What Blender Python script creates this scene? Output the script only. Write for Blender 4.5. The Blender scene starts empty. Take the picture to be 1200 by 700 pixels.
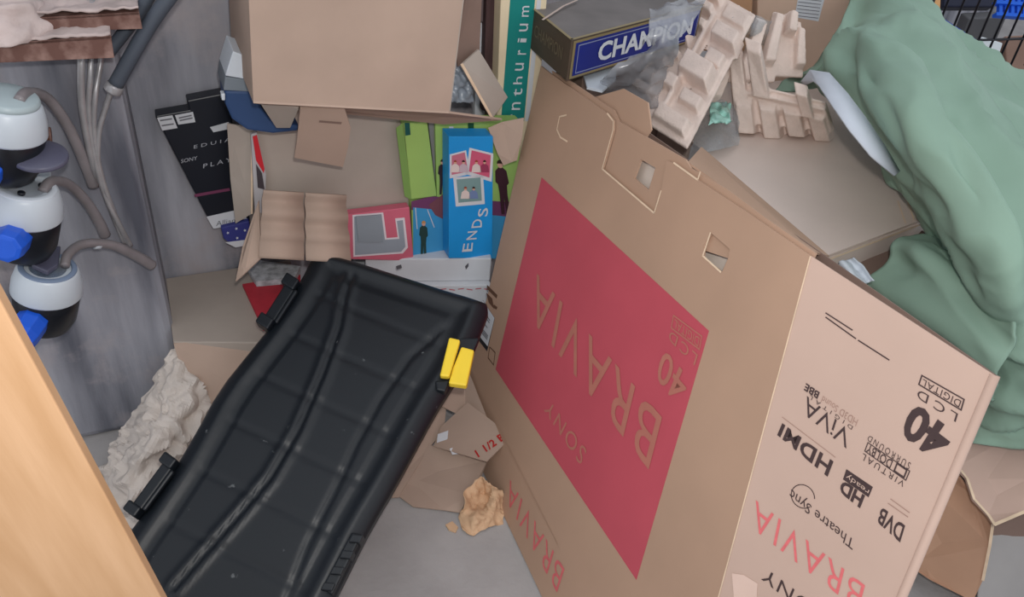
import bpy, bmesh, math, random
from mathutils import Vector, Matrix, noise
random.seed(7)
C = bpy.context.scene.collection
sc = bpy.context.scene
# ---------------------------------------------------------------- camera
FPX, PITCH, ROLL, CH = 950.0, math.radians(36), math.radians(6), 1.6
F = Vector((0, math.cos(PITCH), -math.sin(PITCH)))
_r = Vector((1, 0, 0)); _u = _r.cross(F)
R = math.cos(ROLL)*_r + math.sin(ROLL)*_u
U = -math.sin(ROLL)*_r + math.cos(ROLL)*_u
O = Vector((0, 0, CH))
cd = bpy.data.cameras.new('camera'); cam = bpy.data.objects.new('camera', cd); C.objects.link(cam)
cam.matrix_world = Matrix(((R.x, U.x, -F.x, O.x), (R.y, U.y, -F.y, O.y), (R.z, U.z, -F.z, O.z), (0, 0, 0, 1)))
cd.sensor_fit = 'HORIZONTAL'; cd.sensor_width = 36; cd.lens = 36*FPX/1200; cd.clip_start = .02
sc.camera = cam
# ---------------------------------------------------------------- light and exposure
w = bpy.data.worlds.new('world'); sc.world = w; w.use_nodes = True
w.node_tree.nodes['Background'].inputs[0].default_value = (.90, .94, 1.0, 1)
w.node_tree.nodes['Background'].inputs[1].default_value = .95
ld = bpy.data.lights.new('phone_flash', 'AREA'); ld.shape = 'DISK'; ld.size = .06; ld.energy = 12.5; ld.color = (1, .97, .93)
lo = bpy.data.objects.new('phone_flash', ld); C.objects.link(lo)
lo.location = O + R*.05 + U*.10 - F*.05
lo.rotation_euler = (F+R*.12).to_track_quat('-Z', 'Y').to_euler()
sc.view_settings.view_transform = 'Standard'; sc.view_settings.look = 'None'
sc.view_settings.exposure = 0; sc.view_settings.gamma = 1
try: sc.view_settings.use_curve_mapping = False
except Exception: pass
# ---------------------------------------------------------------- pixel rays onto real planes
NW = Vector((.4472, -.8944, 0)); Q = Vector((.8944, .4472, 0)); WALL = 1.95; Z = Vector((0, 0, 1))
def rd(x, y): return F + R*((x-600)/FPX) - U*((y-350)/FPX)
def PZ(x, y, z=0):
    d = rd(x, y); return O + d*((z-CH)/d.z)
def PW(x, y, D):                      # plane parallel to the wall, D from the viewpoint
    d = rd(x, y); return O + d*(-D/NW.dot(d))
def PN(x, y, n, c):
    d = rd(x, y); return O + d*((c-n.dot(O))/n.dot(d))
def PT(x, y, t): return O + rd(x, y)*t
# ---------------------------------------------------------------- materials
def s2l(c): return tuple(((v/255)/12.92 if v/255 <= .04045 else (((v/255)+.055)/1.055)**2.4) for v in c) + (1,)
MATS = {}
def mat(name, rgb, rough=.8, var=.10, vs=6, bump=.0, bs=60, rgb2=None, spec=.3, metal=0, stretch=None, contrast=(.35, .65)):
    if name in MATS: return MATS[name]
    m = bpy.data.materials.new(name); m.use_nodes = True; nt = m.node_tree; b = nt.nodes['Principled BSDF']
    b.inputs['Roughness'].default_value = rough; b.inputs['Metallic'].default_value = metal
    b.inputs['Specular IOR Level'].default_value = spec
    tc = nt.nodes.new('ShaderNodeTexCoord'); mp = nt.nodes.new('ShaderNodeMapping'); nt.links.new(tc.outputs['Object'], mp.inputs[0])
    if stretch: mp.inputs['Scale'].default_value = stretch
    nz = nt.nodes.new('ShaderNodeTexNoise'); nz.inputs['Scale'].default_value = vs; nz.inputs['Detail'].default_value = 6
    nt.links.new(mp.outputs[0], nz.inputs['Vector'])
    cr = nt.nodes.new('ShaderNodeValToRGB'); a = s2l(rgb)
    if rgb2 is None:
        k = 1-var; k2 = 1+var; c0 = (a[0]*k, a[1]*k, a[2]*k, 1); c1 = tuple(min(1, v*k2) for v in a[:3])+(1,)
    else: c0 = a; c1 = s2l(rgb2)
    cr.color_ramp.elements[0].color = c0; cr.color_ramp.elements[1].color = c1
    cr.color_ramp.elements[0].position = contrast[0]; cr.color_ramp.elements[1].position = contrast[1]
    nt.links.new(nz.outputs['Fac'], cr.inputs[0]); nt.links.new(cr.outputs[0], b.inputs['Base Color'])
    if bump:
        n2 = nt.nodes.new('ShaderNodeTexNoise'); n2.inputs['Scale'].default_value = bs; n2.inputs['Detail'].default_value = 4
        nt.links.new(mp.outputs[0], n2.inputs['Vector'])
        bp = nt.nodes.new('ShaderNodeBump'); bp.inputs['Strength'].default_value = bump; bp.inputs['Distance'].default_value = .004
        nt.links.new(n2.outputs['Fac'], bp.inputs['Height']); nt.links.new(bp.outputs[0], b.inputs['Normal'])
    MATS[name] = m; return m
card = mat('kraft_card', (172, 149, 134), .8, .07, 5, .12, 40)
card_grey = mat('greyish_card', (170, 158, 148), .85, .07, 5, .12, 40)
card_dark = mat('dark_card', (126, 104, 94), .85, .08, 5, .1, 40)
card_front = mat('tv_box_card', (176, 144, 122), .7, .05, 4, .05, 60)
card_side = mat('tv_box_lit_side_card', (184, 157, 143), .7, .04, 4, .05, 60)  # paler copy of the front card: facing the flash is put into the colour
card_edge = mat('card_cut_edge', (226, 200, 172), .8, .1, 30)
pulp = mat('moulded_pulp', (222, 203, 192), .95, .06, 20, .5, 180)
red_ink = mat('red_ink', (188, 80, 92), .6, .04, 6)
red_ink2 = mat('red_print', (205, 102, 104), .7, .08, 80)
card_ink = mat('card_in_red', (178, 112, 98), .7, .05, 20)
black_ink = mat('black_ink', (62, 46, 46), .7, .08, 60)
grey_ink = mat('grey_ink', (150, 120, 108), .7, .08, 60)
white_paper = mat('white_paper', (205, 207, 212), .7, .04, 10)
white_pl = mat('white_plastic', (205, 212, 220), .35, .03, 10, spec=.5)
def lit(name, rgb, rough=.5, **k): return mat(name, rgb, rough, .04, 8, **k)
# ---------------------------------------------------------------- helpers
def tag(o, label=None, cat=None, group=None, kind=None):
    if label: o['label'] = label
    if cat: o['category'] = cat
    if group: o['group'] = group
    if kind: o['kind'] = kind
    return o
def empty(name, loc, label, cat, group=None):
    o = bpy.data.objects.new(name, None); C.objects.link(o); o.location = loc; o.empty_display_size = .05
    return tag(o, label, cat, group)
def mkobj(name, me, m, parent=None, smooth=False):
    o = bpy.data.objects.new(name, me); C.objects.link(o)
    if not me.materials: me.materials.append(m)
    for p in me.polygons: p.use_smooth = smooth
    if parent:
        o.parent = parent; L = parent.location.copy(); pp = parent.parent
        while pp: L += pp.location; pp = pp.parent
        o.location = (0, 0, 0); me.transform(Matrix.Translation(-L))
    return o
def fromverts(name, vs, fs, m, parent=None, smooth=False):
    me = bpy.data.meshes.new(name); me.from_pydata([tuple(v) for v in vs], [], fs)
    bm = bmesh.new(); bm.from_mesh(me); bmesh.ops.recalc_face_normals(bm, faces=bm.faces); bm.to_mesh(me); bm.free()
    me.update(); return mkobj(name, me, m, parent, smooth)
def frombm(name, bm, m, parent=None, smooth=False):
    me = bpy.data.meshes.new(name); bmesh.ops.recalc_face_normals(bm, faces=bm.faces); bm.to_mesh(me); bm.free()
    return mkobj(name, me, m, parent, smooth)
def towards(n, p):                    # make the normal face the open side of the room
    return n if n.dot(O-p) > 0 else -n
def newell(pts):
    n = Vector((0, 0, 0))
    for i, a in enumerate(pts):
        b = pts[(i+1) % len(pts)]; n += a.cross(b)
    return n.normalized()
def sheet(name, pts, th, m, parent=None, back=True, bevel=0):
    """solid sheet: outline in space, thickness th going away from the open side"""
    n = towards(newell(pts), pts[0]); d = -n*th
    k = len(pts); vs = list(pts)+[p+d for p in pts]
    fs = [list(range(k)), list(range(2*k-1, k-1, -1))]+[[i, (i+1) % k, (i+1) % k+k, i+k] for i in range(k)]
    o = fromverts(name, vs, fs, m, parent)
    if bevel: addbevel(o, bevel)
    return o
def addbevel(o, wd, seg=2):
    b = o.modifiers.new('bevel', 'BEVEL'); b.width = wd; b.segments = seg; b.limit_method = 'ANGLE'
    return o
def prism(name, pts, vec, m, parent=None, bevel=.002):
    k = len(pts); vs = list(pts)+[p+vec for p in pts]
    fs = [list(range(k)), list(range(2*k-1, k-1, -1))]+[[i, (i+1) % k, (i+1) % k+k, i+k] for i in range(k)]
    o = fromverts(name, vs, fs, m, parent)
    if bevel: addbevel(o, bevel)
    return o
def bil(q, u, v):                     # q = TL TR BR BL ; u right, v down
    return (q[0]*(1-u)+q[1]*u)*(1-v)+(q[3]*(1-u)+q[2]*u)*v
def curve_mesh(cu):
    o = bpy.data.objects.new('tmp', cu); C.objects.link(o)
    dg = bpy.context.evaluated_depsgraph_get()
    me = bpy.data.meshes.new_from_object(o.evaluated_get(dg)); bpy.data.objects.remove(o); return me
def holed(name, outline, holes, th, m, parent=None):
    """planar sheet with real openings"""
    p0 = outline[0]; n = towards(newell(outline), p0)
    ex = (outline[1]-p0).normalized(); ex = (ex-n*ex.dot(n)).normalized(); ey = n.cross(ex)
    cu = bpy.data.curves.new('c', 'CURVE'); cu.dimensions = '2D'; cu.fill_mode = 'BOTH'; cu.extrude = th/2
    for loop in [outline]+holes:
        s = cu.splines.new('POLY'); s.points.add(len(loop)-1); s.use_cyclic_u = True
        for i, p in enumerate(loop): s.points[i].co = ((p-p0).dot(ex), (p-p0).dot(ey), 0, 1)
    me = curve_mesh(cu); me.materials.clear()
    M = Matrix(((ex.x, ey.x, n.x, p0.x), (ex.y, ey.y, n.y, p0.y), (ex.z, ey.z, n.z, p0.z), (0, 0, 0, 1)))
    me.transform(Matrix.Translation(-n*th/2) @ M)
    return mkobj(name, me, m, parent)
def text(name, s, q, m, parent, off=.0012, bold=0, space=1.0):
    """lettering; q = text's own TL TR BR BL corners in space"""
    cu = bpy.data.curves.new('t', 'FONT'); cu.body = s; cu.fill_mode = 'FRONT'; cu.offset = bold; cu.space_character = space; cu.resolution_u = 3
    me = curve_mesh(cu); me.materials.clear()
    xs = [v.co.x for v in me.vertices]; ys = [v.co.y for v in me.vertices]
    x0, x1, y0, y1 = min(xs), max(xs), min(ys), max(ys)
    n = towards(newell(q), q[0])
    for v in me.vertices:
        u = (v.co.x-x0)/(x1-x0); t = 1-(v.co.y-y0)/(y1-y0)
        v.co = bil(q, u, t)+n*off
    bm = bmesh.new(); bm.from_mesh(me)
    bmesh.ops.remove_doubles(bm, verts=bm.verts, dist=1e-6)
    if bm.faces and sum((f.normal*f.calc_area() for f in bm.faces), Vector()).dot(n) < 0: bmesh.ops.reverse_faces(bm, faces=bm.faces)
    bm.to_mesh(me); bm.free()
    return mkobj(name, me, m, parent)
def flat(name, pts, m, parent, off=.0008, th=.0005):
    n = towards(newell(pts), pts[0]); return sheet(name, [p+n*off for p in pts], th, m, parent)
def frame(name, q, wd, m, parent, off=.001):
    n = towards(newell(q), q[0]); c = sum(q, Vector())/4
    inn = []
    for i, p in enumerate(q):
        a = (q[(i+1) % 4]-p).normalized(); b = (q[i-1]-p).normalized(); inn.append(p+(a+b)*wd)
    vs = [p+n*off for p in q]+[p+n*off for p in inn]
    return fromverts(name, vs, [[i, (i+1) % 4, (i+1) % 4+4, i+4] for i in range(4)], m, parent)
def polylines(name, lines, wd, m, parent, n, off=.001):
    vs = []; fs = []
    for ln in lines:
        for a, b in zip(ln, ln[1:]):
            d = (b-a).normalized(); s = n.cross(d)*wd/2; k = len(vs)
            e = d*wd*.3
            vs += [a-s-e+n*off, b-s+e+n*off, b+s+e+n*off, a+s-e+n*off]; fs.append([k, k+1, k+2, k+3])
    return fromverts(name, vs, fs, m, parent)
def tube(name, pts, r, m, parent=None, seg=12, sub=8, cap=True, radii=None):
    if len(pts) > 2:
        P = [pts[0]]+list(pts)+[pts[-1]]; out = []; rr = []
        for i in range(1, len(P)-2):
            for k in range(sub):
                t = k/sub; a, b, c, d = P[i-1], P[i], P[i+1], P[i+2]
                out.append(.5*((2*b)+(c-a)*t+(2*a-5*b+4*c-d)*t*t+(3*b-a-3*c+d)*t*t*t))
                rr.append((radii[i-1]*(1-t)+radii[i]*t) if radii else r)
        out.append(pts[-1]); rr.append(radii[-1] if radii else r)
    else: out = list(pts); rr = radii or [r]*2
    vs = []; fs = []; up = None
    for i, p in enumerate(out):
        d = (out[min(i+1, len(out)-1)]-out[max(i-1, 0)]).normalized()
        if up is None: up = d.orthogonal().normalized()
        up = (up-d*up.dot(d)).normalized(); s = d.cross(up)
        for k in range(seg):
            a = 2*math.pi*k/seg; vs.append(p+(up*math.cos(a)+s*math.sin(a))*rr[i])
    for i in range(len(out)-1):
        for k in range(seg): fs.append([i*seg+k, i*seg+(k+1) % seg, (i+1)*seg+(k+1) % seg, (i+1)*seg+k])
    fs.append(list(range(seg))[::-1]); fs.append([(len(out)-1)*seg+k for k in range(seg)])
    return fromverts(name, vs, fs, m, parent, True)
def lathe(name, prof, c, ax, m, parent=None, seg=40):
    ax = ax.normalized(); e = ax.orthogonal().normalized(); f = ax.cross(e); vs = []; fs = []
    for r, h in prof:
        for k in range(seg):
            a = 2*math.pi*k/seg; vs.append(c+ax*h+(e*math.cos(a)+f*math.sin(a))*r)
    for i in range(len(prof)-1):
        for k in range(seg): fs.append([i*seg+k, i*seg+(k+1) % seg, (i+1)*seg+(k+1) % seg, (i+1)*seg+k])
    fs.append(list(range(seg))[::-1]); fs.append([(len(prof)-1)*seg+k for k in range(seg)])
    o = fromverts(name, vs, fs, m, parent, True); addbevel(o, .0015, 2); return o
def crom(a, b, c, d, t): return .5*((2*b)+(c-a)*t+(2*a-5*b+4*c-d)*t*t+(3*b-a-3*c+d)*t*t*t)
def patch(name, ctrl, m, parent=None, sub=8, amp=.01, fs_=6, th=.004, ridged=0, seed=0, smooth=True, edge=1.0, along=None):
    """cloth/paper surface through a grid of points, with folds, made solid"""
    nr, nc = len(ctrl), len(ctrl[0])
    def row(r, j, t):
        g = lambda k: ctrl[r][max(0, min(nc-1, k))]
        return crom(g(j-1), g(j), g(j+1), g(j+2), t)
    cols = [(j, k/sub) for j in range(nc-1) for k in range(sub)]+[(nc-2, 1.0)]
    rows = [(i, k/sub) for i in range(nr-1) for k in range(sub)]+[(nr-2, 1.0)]
    grid = []
    for (i, s) in rows:
        line = []
        for (j, t) in cols:
            h = lambda k: row(max(0, min(nr-1, k)), j, t)
            line.append(crom(h(i-1), h(i), h(i+1), h(i+2), s))
        grid.append(line)
    H, Wd = len(grid), len(grid[0]); so = Vector((seed*3.1, seed*1.7, seed*.9))
    nrm = [[None]*Wd for _ in range(H)]
    for a in range(H):
        for b in range(Wd):
            du = grid[a][min(b+1, Wd-1)]-grid[a][max(b-1, 0)]; dv = grid[min(a+1, H-1)][b]-grid[max(a-1, 0)][b]
            n = du.cross(dv); nrm[a][b] = towards(n.normalized(), grid[a][b]) if n.length > 1e-9 else Z
    for a in range(H):
        for b in range(Wd):
            p = grid[a][b]; e = min(a, H-1-a, b, Wd-1-b)/3; e = edge+(1-edge)*min(1, e)
            wv = noise.noise(p*fs_*.6+so)*.5
            pp_ = p-along*(p.dot(along)*.72) if along else p
            q2 = pp_*fs_+so+Vector((wv, -wv, wv))*.6
            v = noise.noise(q2)
            if ridged: v = v*(1-ridged)+ridged*(.5-2*abs(noise.noise(q2*1.3)))
            v += .35*noise.noise(q2*2.7)
            if ridged > .5: v += .4*(.3-abs(noise.noise(q2*3.1)))
            nrm[a][b] = p+nrm[a][b]*amp*v*e
    vs = [p for line in nrm for p in line]
    f = [[a*Wd+b, a*Wd+b+1, (a+1)*Wd+b+1, (a+1)*Wd+b] for a in range(H-1) for b in range(Wd-1)]
    me = bpy.data.meshes.new(name); me.from_pydata([tuple(v) for v in vs], [], f)
    if len(f) and towards(me.polygons[len(f)//2].normal, vs[0]) != me.polygons[len(f)//2].normal: me.flip_normals()
    o = mkobj(name, me, m, parent, smooth)
    if th: sm = o.modifiers.new('thickness', 'SOLIDIFY'); sm.thickness = th; sm.offset = -1
    return o
def quadw(xs, D): return [PW(x, y, D) for x, y in xs]
def quadz(xs, z): return [PZ(x, y, z) for x, y in xs]

# ================================================================ SETTING
wm = mat('painted_wall', (84, 86, 96), .5, .1, 1.4, .4, 14, rgb2=(172, 172, 180), stretch=(6, 6, .8), contrast=(.34, .64), spec=.35)
nt = wm.node_tree; b = nt.nodes['Principled BSDF']     # paler bare patches and dark chips in the paint
g = [n for n in nt.nodes if n.type == 'TEX_COORD'][0]
n3 = nt.nodes.new('ShaderNodeTexNoise'); n3.inputs['Scale'].default_value = 2.3; n3.inputs['Detail'].default_value = 12; n3.inputs['Roughness'].default_value = .65
nt.links.new(g.outputs['Object'], n3.inputs['Vector'])
r3 = nt.nodes.new('ShaderNodeValToRGB'); r3.color_ramp.elements[0].position = .50; r3.color_ramp.elements[1].position = .64
nt.links.new(n3.outputs['Fac'], r3.inputs[0])
mx = nt.nodes.new('ShaderNodeMixRGB'); mx.inputs[2].default_value = s2l((168, 160, 162)); old = b.inputs['Base Color'].links[0].from_socket
nt.links.new(r3.outputs[0], mx.inputs[0]); nt.links.new(old, mx.inputs[1]); nt.links.new(mx.outputs[0], b.inputs['Base Color'])
def wpt(s, z, D=WALL): return -NW*D+Q*s+Z*z
wall = prism('wall_back', [wpt(-2.2, 0), wpt(.98, 0), wpt(.98, 2.6), wpt(-2.2, 2.6)], -NW*.15, wm, bevel=0); tag(wall, kind='structure')
DSH = .23
pc = PW(189, 316, WALL-DSH); ps = pc.dot(Q)
pier = prism('wall_left', [wpt(-2.2, 0, WALL-DSH), wpt(ps, 0, WALL-DSH), wpt(ps, 2.6, WALL-DSH), wpt(-2.2, 2.6, WALL-DSH)], -NW*(DSH-.001), wm, bevel=.02); tag(pier, kind='structure')
wr = prism('wall_right', [wpt(.98, 0, 4.2), wpt(6.5, 0, 4.2), wpt(6.5, 2.6, 4.2), wpt(.98, 2.6, 4.2)], -NW*.15, wm, bevel=0); tag(wr, kind='structure')
wr = prism('wall_return', [wpt(.98, 0, 1.951), wpt(.98, 0, 4.199), wpt(.98, 2.6, 4.199), wpt(.98, 2.6, 1.951)], -Q*.12, wm, bevel=0); tag(wr, kind='structure')
fm = mat('concrete_floor', (150, 146, 145), .8, .1, 3, .3, 60, rgb2=(174, 170, 169))
fl = fromverts('floor', [(-3, -1.2, 0), (7, -1.2, 0), (7, 8, 0), (-3, 8, 0), (-3, -1.2, -.1), (7, -1.2, -.1), (7, 8, -.1), (-3, 8, -.1)],
               [[0, 1, 2, 3], [7, 6, 5, 4], [0, 4, 5, 1], [1, 5, 6, 2], [2, 6, 7, 3], [3, 7, 4, 0]], fm); tag(fl, kind='structure')

# ================================================================ THE BIG TV CARTON
N1 = Vector((.8596, .4061, -.3100)).normalized(); c1 = N1.dot(Vector((.05, 1.26, 0)))
def P1(x, y): return PN(x, y, N1, c1)
A = P1(950, 300); B_ = P1(845, 690); u1 = (B_-A).normalized()
ang = math.radians(-20); N2 = math.cos(ang)*N1+math.sin(ang)*u1.cross(N1); c2 = N2.dot(A)
def P2(x, y): return PN(x, y, N2, c2)
n1 = towards(N1, A); n2 = towards(N2, A)
def toz0(p, d): return p+d*((.004-p.z)/d.z)
tv = empty('television_carton', PZ(640, 690, 0), 'large squashed brown television carton standing upside down with a red printed rectangle', 'carton')
lb = P1(553, 425); u0 = (lb-P1(635, 75)).normalized()
fbL = toz0(P1(635, 75), u0); fbR = toz0(A, u1)
outl = [P1(*p) for p in ((634, 77), (645, 86), (662, 98), (712, 133), (719, 141), (719, 152), (706, 198), (767, 250), (775, 222), (781, 188), (792, 192), (818, 211), (870, 245))]+[A, fbR, fbL]
hole2 = [P1(*p) for p in ((833, 273), (855, 292), (853, 303), (846, 319), (824, 302), (825, 288))]
holed('front_panel', outl, [hole2], .005, card_front, tv)
h3 = [P1(*p)-n1*.007 for p in ((748, 186), (765, 196), (757, 222), (740, 208))]
holed('inner_flap', [P1(*p)-n1*.007 for p in ((644, 82), (664, 93), (716, 128), (722, 141), (800, 186), (806, 196), (850, 222), (890, 252), (952, 296), (935, 330), (690, 250), (655, 150))], [h3], .005, card_front, tv)
polylines('slit', [[P1(*p) for p in ((664, 135), (656, 137), (653, 152), (657, 161), (665, 166))]], .004, card_edge, tv, n1)
for ce in (((712, 133), (719, 142), (719, 152), (706, 198), (767, 250), (775, 224)), ((833, 273), (824, 300), (845, 319)), ((790, 191), (818, 211), (821, 202))):
    polylines('cut_edge', [[P1(*p) for p in ce]], .0035, card_edge, tv, n1)
sheet('inner_flap', [P1(*p)-n1*.016 for p in ((690, 112), (724, 102), (752, 118), (756, 150), (740, 175), (700, 150))], .004, card_front, tv)
sheet('top_flap', [P1(800, 188)-n1*.014, P1(948, 294)-n1*.014, PZ(972, 300, .80), PZ(822, 172, .80)], .004, card_front, tv)
sheet('liner', [P1(*p)-n1*.03 for p in ((700, 150), (900, 290), (880, 350), (690, 250))], .004, lit('pale_liner', (214, 200, 188)), tv)
T = P2(1165, 440); BR2 = toz0(T, (P2(1060, 690)-T).normalized())
side = [P2(950, 300), P2(1165, 440), BR2, fbR]
sheet('side_panel', [A, T, BR2, fbR], .005, card_side, tv)
back_off = T-A
rb = BR2+(fbL-fbR); rt = T+(P1(635, 75)-A)
def shift(p): return p
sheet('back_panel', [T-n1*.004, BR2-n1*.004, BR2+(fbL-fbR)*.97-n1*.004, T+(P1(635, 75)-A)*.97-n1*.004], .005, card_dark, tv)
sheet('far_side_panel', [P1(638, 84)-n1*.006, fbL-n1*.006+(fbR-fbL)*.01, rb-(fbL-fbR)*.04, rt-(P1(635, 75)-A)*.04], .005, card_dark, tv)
polylines('crease', [[P1(950, 301), fbR]], .0025, card_edge, tv, n1)
rt_edge = [T, BR2]; tube('rounded_edge', [T-n2*.004, BR2-n2*.004], .0075, card_side, tv, seg=10)
rp = flat('red_print_area', [P1(*p) for p in ((635, 208), (831, 388), (746, 680), (581, 433))], red_ink, tv)
rp['label'] = 'big red printed rectangle'
polylines('fold_line', [[P1(568, 470), P1(654, 640)]], .0035, card_front, tv, n1, .0016)
def up1(s, bs, cs, be, ce, m, name='lettering', bold=0, sp=1.0, P=P1, off=.0022):
    # text upside down: bs/cs baseline and cap side at its start, be/ce at its end
    return text(name, s, [P(*cs), P(*ce), P(*be), P(*bs)], m, tv, off, bold, sp)
up1('BRAVIA', (777, 489), (761, 551), (630, 320), (621, 372), card_ink, bold=.0, sp=1.15)
up1('40', (811, 445), (795, 476), (779, 408), (769, 443), card_ink, bold=.01)
up1('LCD', (819, 416), (815, 429), (787, 387), (784, 398), card_ink, sp=1.3)
frame('digital_frame', [P1(*p) for p in ((790, 369), (824, 394), (821, 411), (787, 385))], .0025, card_ink, tv, .002)
up1('DIGITAL', (821, 396), (819, 407), (792, 374), (790, 384), card_ink)
up1('SONY', (689, 528), (681, 546), (645, 469), (638, 481), card_ink, sp=1.2)
up1('BRAVIA', (662, 667), (653, 695), (598, 562), (593, 586), red_ink2, bold=-.005, sp=1.15, off=.001)
# side panel prints
K = dict(P=P2, off=.001)
up1('40', (1122, 508), (1096, 541), (1072, 470), (1054, 509), black_ink, bold=.035, **K)
up1('LCD', (1123, 485), (1120, 495), (1077, 456), (1074, 466), black_ink, sp=1.5, **K)
frame('digital_frame', [P2(*p) for p in ((1080, 439), (1131, 468), (1127, 482), (1076, 451))], .002, black_ink, tv)
up1('DIGITAL', (1127, 470), (1124, 478), (1082, 444), (1080, 451), black_ink, sp=1.1, **K)
up1('SURROUND', (1068, 543), (1065, 551), (1019, 510), (1016, 516), black_ink, sp=1.4, **K)
frame('dolby_frame', [P2(*p) for p in ((1017, 518), (1067, 552), (1062, 564), (1013, 529))], .0015, black_ink, tv)
up1('DOLBY', (1047, 540), (1043, 550), (1018, 520), (1015, 529), black_ink, bold=.01, **K)
frame('dolby_mark', [P2(*p) for p in ((1051, 542), (1064, 551), (1060, 561), (1047, 552))], .0022, black_ink, tv)
up1('VIRTUAL', (1061, 565), (1058, 571), (1012, 531), (1009, 538), black_ink, sp=1.4, **K)
up1('ViVA', (998, 506), (992, 526), (946, 464), (939, 483), black_ink, sp=.95, bold=-.005, **K)
up1('DIGITAL', (1000, 500), (998, 504), (950, 463), (948, 467), black_ink, sp=1.8, **K)
up1('HD3D Sound', (1006, 492), (1003, 500), (965, 464), (962, 471), grey_ink, **K)
up1('BBE', (961, 460), (958, 468), (945, 449), (942, 457), black_ink, bold=.03, **K)
up1('HDMI', (977, 541), (970, 559), (917, 496), (911, 510), black_ink, bold=.03, sp=1.05, **K)
polylines('small_print', [[P2(917, 489), P2(979, 536)]], .0012, grey_ink, tv, n2)
up1('HD', (1014, 581), (1008, 596), (988, 562), (983, 576), black_ink, bold=.04, **K)
flat('ready_badge', [P2(*p) for p in ((992, 550), (1023, 571), (1018, 583), (988, 562))], black_ink, tv)
up1('ready', (1020, 573), (1017, 580), (994, 554), (991, 561), card_side, P=P2, off=.0018)
up1('Theatre Sync', (1003, 630), (999, 645), (929, 570), (924, 584), black_ink, **K)
cc = P2(941, 582); ex2 = (P2(960, 595)-cc).normalized(); ey2 = n2.cross(ex2)
polylines('sync_ring', [[cc+(ex2*math.cos(a)+ey2*math.sin(a))*.0185 for a in [i*math.pi/14 for i in range(2, 27)]]], .0014, black_ink, tv, n2)
up1('DVB', (1061, 616), (1055, 636), (1034, 594), (1027, 611), black_ink, bold=.02, **K)
polylines('small_print', [[P2(1044, 585), P2(1066, 601)], [P2(1041, 590), P2(1064, 606)]], .0014, grey_ink, tv, n2)
up1('BRAVIA', (1014, 686), (1006, 716), (886, 586), (880, 618), red_ink2, bold=-.004, sp=1.15, **K)
up1('SONY', (968, 718), (962, 734), (898, 666), (892, 679), black_ink, sp=1.1, **K)
polylines('small_print', [[P2(968, 367), P2(999, 387)], [P2(968, 372), P2(1003, 397)], [P2(1006, 399), P2(1042, 422)]], .002, black_ink, tv, n2)
flat('tape', [P2(858, 672), P2(872, 674), P2(888, 684), P2(886, 720), P2(862, 720)], lit('clear_tape', (206, 178, 164), .3), tv, .0012)
for q in (((570, 343), (577, 350), (579, 362), (573, 355)), ((571, 334), (583, 346), (582, 350), (571, 339)), ((579, 357), (583, 360), (582, 363), (578, 361))):
    flat('handling_mark', [P1(*p) for p in q], mat('brown_ink', (96, 66, 50), .8), tv)
frame('handling_mark', [P1(*p) for p in ((574, 406), (581, 413), (579, 429), (572, 420))], .003, MATS['brown_ink'], tv)
lq = [P1(*p) for p in ((566, 352), (580, 373), (571, 412), (555, 391))]
pl = flat('sticker', lq, lit('label_black', (40, 38, 40)), tv, .001); pl['label'] = 'white barcode sticker with black lower edge'
wq = [P1(*p) for p in ((566, 352), (580, 373), (572, 406), (556, 386))]
fp = flat('sticker_face', wq, white_paper, pl, .002)
n_ = n1
for (u0_, u1_, v_) in ((.2, .8, .22), (.3, .8, .3), (.2, .75, .5), (.15, .9, .7), (.15, .9, .76), (.15, .9, .82)):
    polylines('sticker_line', [[bil(wq, u0_, v_), bil(wq, u1_, v_)]], .003, lit('label_grey', (110, 110, 116)), pl, n1, .003)

# ================================================================ BLACK LID
rr = [rd(*p) for p in ((372, 292), (578, 362), (330, 820), (80, 710))]
from mathutils import Matrix as _M
m3 = _M((rr[1], -rr[2], rr[3])).transposed(); a3 = m3.inverted() @ rr[0]
SL = 2.0
LP = [O+rr[0]*SL, O+rr[1]*SL*a3[0], O+rr[2]*SL*a3[1], O+rr[3]*SL*a3[2]]
le1 = (LP[1]-LP[0]); le2 = (LP[3]-LP[0]); LW = le1.length; LL = le2.length
ln = towards(le1.cross(le2).normalized(), LP[0]); ea = le1.normalized(); eb = (le2-ea*le2.dot(ea)).normalized(); lc = ln.dot(LP[0])
def lab(x, y):
    p = PN(x, y, ln, lc)-LP[0]; return p.dot(ea), p.dot(eb)
def L3(a, b_, h=0): return LP[0]+ea*a+eb*b_+ln*h
left = [lab(*p) for p in ((374, 299), (365, 304), (357, 313), (350, 328), (332, 358), (309, 389), (286, 417), (264, 444), (248, 468), (233, 496), (218, 522), (203, 547), (172, 592), (150, 622), (125, 660), (95, 700))]
right = [lab(*p) for p in ((548, 346), (559, 352), (565, 362), (565, 378), (556, 402), (546, 424), (530, 450), (514, 474), (500, 498), (487, 522), (473, 548), (456, 578), (440, 605), (425, 632), (400, 682), (375, 732), (340, 800))]
top = [lab(*p) for p in ((374, 299), (386, 297), (420, 306), (470, 322), (520, 338), (548, 346))]
def interp(tab, b_):
    tab = sorted(tab, key=lambda t: t[1])
    if b_ <= tab[0][1]: return tab[0][0]
    for (a0, b0), (a1, b1) in zip(tab, tab[1:]):
        if b_ <= b1: t = (b_-b0)/(b1-b0+1e-9); return a0+(a1-a0)*t
    return tab[-1][0]
LEN = LL*.99; b0 = max(top[0][1], .0)
lid = empty('crate_lid', L3(LW/2, LEN*.97), 'long black ribbed plastic crate lid lying tilted in the middle', 'lid')
ribs = [[(413, 322), (404, 350), (398, 385), (378, 440), (350, 505), (318, 560), (280, 605), (240, 650), (205, 690)],
        [(520, 385), (480, 420), (445, 470), (418, 520), (395, 570), (360, 640), (338, 700), (320, 740)]]
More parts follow.
